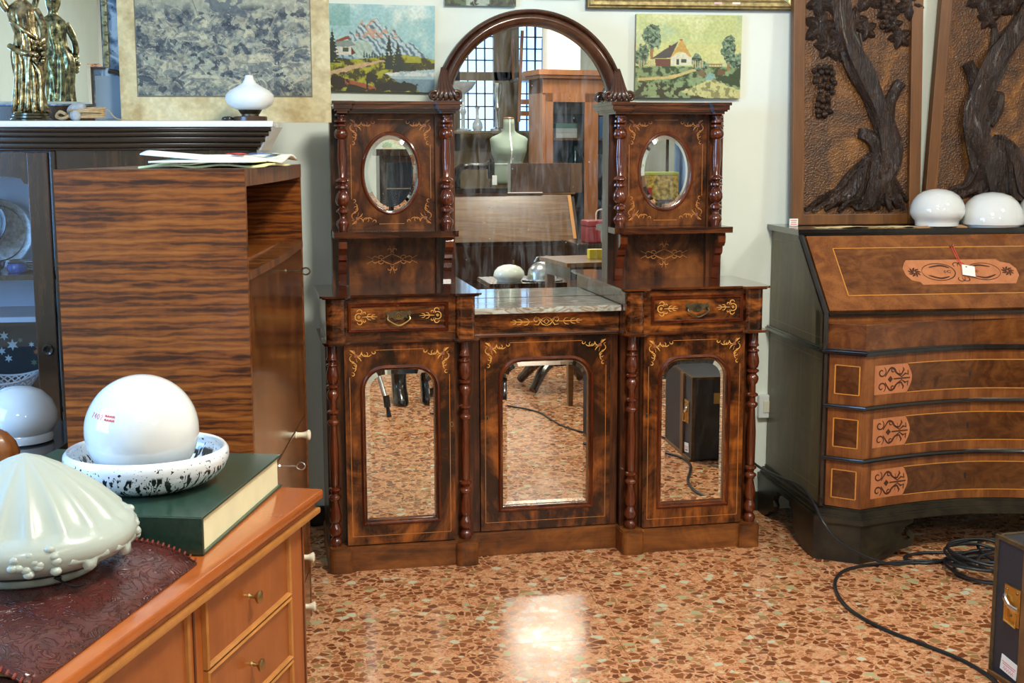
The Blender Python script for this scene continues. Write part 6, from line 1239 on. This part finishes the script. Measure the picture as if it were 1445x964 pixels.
vessel('demijohn', 'big brown earthenware demijohn on a low stand beside the desk', 'jar', (2.20, -6.05, .62), [(.14, 0), (.17, .05), (.19, .25), (.17, .40), (.09, .50), (.05, .55), (.05, .62), (.001, .62)], plain('earthenware', (.16, .085, .045), .25, 0, .4, .3, 8))
t = thing('plant_stand', 'plain dark wooden stand under the brown demijohn', 'stand', (2.20, -6.05, 0)); bm = BM(); add_box(bm, -.2, .2, -.2, .2, .58, .62, .004); obj('top', bm, M_door, t)
for x in (-.16, .16):
    for y in (-.16, .16): bm = BM(); add_box(bm, x-.02, x+.02, y-.02, y+.02, 0, .58); obj('leg', bm, M_door, t)
# chair hung high on the leaded door
t = thing('wooden_chair', 'old wooden chair hung high before the leaded door, legs upward', 'chair', (1.92, -8.40, 1.72))
for x, z0, z1 in ((-.17, 0, .92), (.17, 0, .92)): bm = BM(); tube(bm, [(x, 0, z0), (x*.95, .03, .45), (x*.9, .10, z1)], .017, 8); obj('back_post', bm, M_book, t)
bm = BM(); add_box(bm, -.19, .19, -.36, .03, .42, .45, .005); obj('seat', bm, M_door, t)
for x in (-.16, .16): bm = BM(); tube(bm, [(x, -.33, .43), (x*1.05, -.36, .88)], .015, 8); obj('leg', bm, M_book, t)
for z in (.06, .18): bm = BM(); add_box(bm, -.17, .17, -.01, .012, z, z+.05, .003); obj('back_rail', bm, M_book, t)
bm = BM(); tube(bm, [(0, .03, .43), (0, .06, .9), (0, .05, 1.37)], .004, 5); obj('hanging_wire', bm, M_blackmat, t)
# low table with dome and cloche, side table with leg, red case
TA = thing('low_table', 'low dark table carrying a cream dome shade and a silver cloche, seen in the mirror', 'table', (.78, -3.02, 0), 0)
bm = BM(); add_box(bm, -.36, .30, -.24, .22, .585, .612, .004); obj('table_top', bm, M_oak, TA); bm = BM(); add_box(bm, -.32, .26, -.2, .18, .52, .585); obj('apron', bm, M_oak, TA); bm = BM(); lathe(bm, [(.05, .14), (.06, .2), (.035, .3), (.05, .45), (.06, .52)], 16); obj('pedestal', bm, M_oak, TA, smooth=True)
for k in range(4): a = PI/4+PI/2*k; bm = BM(); tube(bm, catmull([(.02*math.cos(a), .02*math.sin(a), .20), (.16*math.cos(a), .16*math.sin(a), .13), (.27*math.cos(a), .27*math.sin(a), .026)], 5), [.035]*4+[.03]*4+[.026]*3, 10); obj('leg', bm, M_oak, TA, smooth=True)
round_shade('lamp_shade', 'cream glass dome shade on the low table, seen in the big mirror', (.572, -2.95, .6125), [(.075, 0), (.078, .01), (.095, .022), (.100, .035), (.092, .065), (.070, .088), (.04, .10), (.001, .105)], plain('cream_glass', (.80, .80, .66), .15, 0, .4))
t = thing('cloche', 'silver domed food cover with a twig handle on the low table', 'cloche', (.785, -2.95, .6125)); bm = BM(); lathe(bm, [(.125, 0), (.13, .006), (.10, .012), (.096, .03), (.088, .07), (.06, .10), (.03, .115), (.001, .118)], 32); obj('dome', bm, M_steel, t, smooth=True); bm = BM(); tube(bm, catmull([(-.05, 0, .115), (-.03, 0, .145), (0, 0, .135), (.03, 0, .15), (.06, 0, .135)], 5), .006, 6); obj('handle', bm, M_steel, t)
TB = thing('side_table', 'plain table with square tapered legs behind the trunk, seen in the mirrors', 'table', (.72, -2.02, 0), -.1)
bm = BM(); add_box(bm, .0, .70, -.50, .0, .775, .800, .003); obj('table_top', bm, M_sec, TB); bm = BM(); add_box(bm, .03, .67, -.47, -.03, .70, .775); obj('apron', bm, M_oak, TB)
for x in (.05, .65):
    for y in (-.45, -.05): bm = BM(); loft(bm, [[(x+a*w_, y+c*w_, z) for a, c in ((-1, -1), (1, -1), (1, 1), (-1, 1))] for z, w_ in ((0, .013), (.70, .024))], True, True, True); obj('leg', bm, M_sec, TB)
o = obj('yellow_box', (lambda b: (add_box(b, -.06, .06, -.03, .03, 0, .055, .002), b)[-1])(BM()), plain('yellow_card', (.62, .46, .03), .5), loc=(.97, -2.28, .8005)); tag(o, 'small yellow cardboard box on the plain table behind the trunk', 'box')
t = thing('red_case', 'red vanity case with a wire handle on a dark pedestal, seen in the mirror', 'case', (1.36, -3.62, .80)); bm = BM(); add_box(bm, -.13, .16, -.10, .10, 0, .11, .01); obj('body', bm, plain('red_leather', (.30, .012, .015), .35, 0, .2), t); bm = BM(); add_box(bm, -.132, .162, -.102, .102, .112, .15, .01); obj('lid', bm, plain('red_lid', (.34, .015, .018), .35, 0, .2), t); bm = BM(); tube(bm, catmull([(-.06, .05, .15), (-.05, .06, .22), (.07, .06, .22), (.08, .05, .15)], 5), .005, 6); obj('handle', bm, M_bone, t); bm = BM(); add_box(bm, .0, .04, .10, .106, .08, .13); obj('clasp', bm, M_steel, t)
t = thing('pedestal_cabinet', 'small dark pedestal cupboard under the red case', 'cabinet', (1.42, -3.70, 0)); bm = BM(); add_box(bm, -.26, .30, -.2, .22, .04, .77); obj('body', bm, M_oak, t); bm = BM(); add_box(bm, -.28, .32, -.22, .24, .77, .80, .004); obj('top', bm, M_oak, t); bm = BM(); add_box(bm, -.24, .28, -.18, .20, 0, .04); obj('base', bm, M_oak, t)
# tripod and boots where the floor shows in the left door
t = thing('tripod', 'silver tubular tripod with black rubber feet, one foot seen in the left door mirror', 'tripod', (-.40, -2.80, 0))
for k, a in enumerate((1.25, 3.0, 4.6)):
    bm = BM(); e = Vector((.30*math.cos(a), .30*math.sin(a), 0)); tube(bm, [e*.93+Vector((0, 0, .06)), Vector((0, 0, .42))], .013, 10); lg = obj('leg', bm, M_steel, t, smooth=True); bm = BM(); tube(bm, [e*.93+Vector((0, 0, .05)), e*.87+Vector((0, 0, .11))], .018, 10); tube(bm, [e+Vector((0, 0, .0)), e*.93+Vector((0, 0, .055))], [.014, .009], 8); obj('rubber_foot', bm, M_blackmat, lg)
bm = BM(); tube(bm, [(0, 0, .40), (0, 0, .50)], .02, 10); obj('hub', bm, M_blackmat, t)
for k, x in enumerate((-.205, -.04)):
    bm = BM(); L = []
    for z, rx, ry, yo in ((0, .048, .115, .045), (.02, .048, .115, .045), (.05, .046, .10, .035), (.085, .044, .068, .0), (.14, .044, .052, -.012), (.24, .05, .054, -.012), (.33, .056, .060, -.012)): L.append([(rx*math.cos(a), yo+ry*math.sin(a), z) for a in [2*PI*i/24 for i in range(24)]])
    loft(bm, L, True, True, False); o = tag(obj('boot', bm, M_black, smooth=True, loc=(x, -2.93, 0)), ('black boot beside the tripod leg in the left door mirror', 'black boot at the right edge of the left door mirror')[k], 'boot', 'pair of black boots'); mo = o.modifiers.new('thick', 'SOLIDIFY'); mo.thickness = .003
cable('power_cable', 'thin black cable lying on the floor, seen in the middle door mirror', [(.20, -2.75, .005), (.37, -2.53, .005), (.50, -2.33, .005), (.53, -2.10, .005), (.57, -1.88, .005), (.70, -1.70, .005), (.95, -1.90, .005)], .0045)
# furniture seen in the oval mirrors
t = thing('glazed_cabinet', 'dark glazed cabinet far back, seen in the left oval mirror', 'cabinet', (.35, -6.75, 0)); bm = BM(); add_box(bm, -.22, .18, -.35, -.02, 0, 1.38); obj('body', bm, M_secd, t); bm = BM(); add_box(bm, -.25, .19, -.36, .02, 1.38, 1.44, .004); obj('cornice', bm, M_oak, t); bm = BM(); add_box(bm, -.18, .16, -.015, -.012, .5, 1.32); obj('door_glass', bm, plain('dark_glass', (.02, .03, .04), .03, 0, .5), t)
for z in (.78, 1.08): bm = BM(); add_box(bm, -.18, .16, -.012, -.008, z, z+.012); obj('shelf_edge', bm, M_steel, t)
for x in (-.20, .15): bm = BM(); add_box(bm, x, x+.04, -.02, .0, .05, 1.38); obj('door_stile', bm, M_oak, t)
t = thing('tall_cupboard', 'tall dark cupboard left of the glazed cabinet, seen in the oval mirror', 'cupboard', (-.15, -6.6, 0)); bm = BM(); add_box(bm, -.38, .16, -.4, 0, 0, 1.50); obj('body', bm, M_oak, t); bm = BM(); add_box(bm, -.42, .20, -.42, .05, 1.50, 1.58, .01); obj('cornice', bm, M_oak, t); bm = BM(); add_box(bm, -.33, .11, .0, .012, .1, 1.42, .004); obj('door', bm, M_oak, t)
C = Canvas(50, 50, (.80, .84, .72)); C.put((fbm(50, 50, 7, 5) > .55).astype(float)*.5, (.80, .62, .45)); C.put((fbm(50, 50, 9, 8) > .58).astype(float)*.5, (.45, .60, .45))
t = thing('pale_print', 'pale coloured print leaning on the glazed cabinet, seen in the left oval mirror', 'print', (.40, -6.86, 1.441)); me = C.mesh('printed_sheet', .46, .40); o = link_mesh('printed_sheet', me, M_paper, t); o.rotation_euler.z = PI; bm = BM(); add_box(bm, -.23, .23, -.006, -.001, 0, .4); obj('backing_board', bm, M_card, t)
t = thing('low_cupboard', 'dark low cupboard with a white tag, seen in the right oval mirror', 'cupboard', (2.35, -5.05, 0), .1); bm = BM(); add_box(bm, -.28, .62, -.4, 0, 0, 1.02, .01); obj('body', bm, M_secd, t); bm = BM(); add_box(bm, -.02, .05, .001, .004, .90, .98); obj('paper_tag', bm, M_card, t)
t = thing('patterned_box', 'red and yellow patterned tin on the dark low cupboard, seen in the oval mirror', 'box', (2.25, -5.28, 1.022), .1); bm = BM(); add_box(bm, -.17, .17, -.1, .1, 0, .20, .004); obj('body', bm, plain('patterned_tin', (.50, .34, .06), .4, 0, 0, .9, 30), t); bm = BM(); add_box(bm, -.172, .172, -.102, .102, .20, .225, .004); obj('lid', bm, plain('lime_lid', (.45, .50, .08), .4), t); bm = BM(); add_box(bm, -.174, -.05, -.104, .104, .0, .10); obj('red_band', bm, plain('red_tin', (.50, .03, .03), .4), t)
t = thing('empty_frame', 'empty wooden picture frame leaning behind the patterned tin', 'frame', (2.42, -5.46, 1.022)); 
bm = BM(); q = lambda o: [(-.30+o, o), (.26-o, o), (.26-o, .55-o), (-.30+o, .55-o)]; loft(bm, [at_y(q(0), 0), at_y(q(0), .03), at_y(q(.05), .03), at_y(q(.05), 0)]); obj('frame_moulding', bm, M_sec, t)
C = Canvas(40, 40, (.45, .60, .78)); C.put((fbm(40, 40, 5, 3) > .5).astype(float), (.30, .42, .62)); t = thing('blue_cloth', 'pale blue cloth draped over a rail, seen in the right oval mirror', 'cloth', (2.95, -5.9, 0)); bm = BM(); L = [[(-.35+.7*i/24, .05*math.sin(i*1.3+z), .3+z) for i in range(25)] for z in (0, .4, .8, 1.2, 1.5)]; loft(bm, L, False); o = obj('drape', bm, plain('blue_linen', (.26, .42, .66), .8), t, smooth=True, sharp=None); bm = BM(); tube(bm, [(-.40, .0, 1.80), (.40, .0, 1.80)], .012, 8); obj('rail', bm, M_oak, t)
for x in (-.40, .40): bm = BM(); tube(bm, [(x, 0, 0), (x, 0, 1.80)], .014, 8); obj('rail_post', bm, M_oak, t)
# fittings that carry the ceiling lamps and the added fill lamps
def fitting(x, y, sx, sy, label):
    t = thing('lamp_and_fill_housing', label, 'lamp', (x, y, H-.001)); bm = BM(); rp = lambda o: [(-sx/2-o, -sy/2-o), (sx/2+o, -sy/2-o), (sx/2+o, sy/2+o), (-sx/2-o, sy/2+o)]
    loft(bm, [[(a, b2, 0) for a, b2 in rp(.03)], [(a, b2, -.10) for a, b2 in rp(.03)], [(a, b2, -.10) for a, b2 in rp(.012)], [(a, b2, -.02) for a, b2 in rp(.012)]], True, False, True); obj('housing', bm, M_plast, t)
fitting(.10, -2.6, .5, .5, 'square white ceiling light above the floor in front of the sideboard'); fitting(2.3, -2.0, .4, .4, 'square white ceiling light towards the bureau side of the shop'); fitting(-1.3, -5.4, .5, .5, 'square white housing of an added fill lamp behind the camera at the left'); fitting(1.5, -5.0, .6, .6, 'large square white housing of an added fill lamp above the secretary desk'); fitting(1.5, -6.5, .6, .6, 'square white housing of a lamp added for the floor patch, between the desk and the leaded door')
# hanging lamp reflected in the old stepped mirror
HL = thing('hanging_lamp', 'leaded glass lamp shade hung on chains, reflected in the old stepped mirror', 'lamp', on_display(-.55, -1.25, 0))
M_lead = plain('leaded_shade', (.22, .20, .10), .3, 0, .3, .8, 30)
bm = BM(); lathe(bm, [(.17, 2.02), (.165, 2.05), (.13, 2.12), (.07, 2.17), (.02, 2.185), (.019, 2.18), (.068, 2.163), (.126, 2.113), (.161, 2.045), (.166, 2.02)], 28); obj('shade', bm, M_lead, HL, smooth=True)
for k in range(10): a = 2*PI*k/10; bm = BM(); tube(bm, [(r*math.cos(a), r*math.sin(a), z) for r, z in ((.171, 2.02), (.167, 2.05), (.132, 2.121), (.072, 2.171), (.021, 2.187))], .003, 5); obj('lead_came', bm, M_blackmat, HL)
for k in range(3):
    a = 2*PI*k/3+.4; bm = BM(); lx, ly = .15*math.cos(a), .15*math.sin(a)
    for i in range(13):
        q = Matrix.Translation((lx*(1-i*.004), ly*(1-i*.004), 2.02-i*.020)) @ Matrix.Rotation(PI/2*(i % 2), 4, 'Z'); tube(bm, [q @ Vector((.007*math.cos(b2), 0, .0135*math.sin(b2))) for b2 in [2*PI*j/10 for j in range(10)]], .0022, 5, True)
    obj('chain', bm, M_brassd, HL, kind='stuff')
bm = BM(); tube(bm, [(0, 0, 2.18), (0, 0, H)], .008, 8); obj('stem', bm, M_brassd, HL)
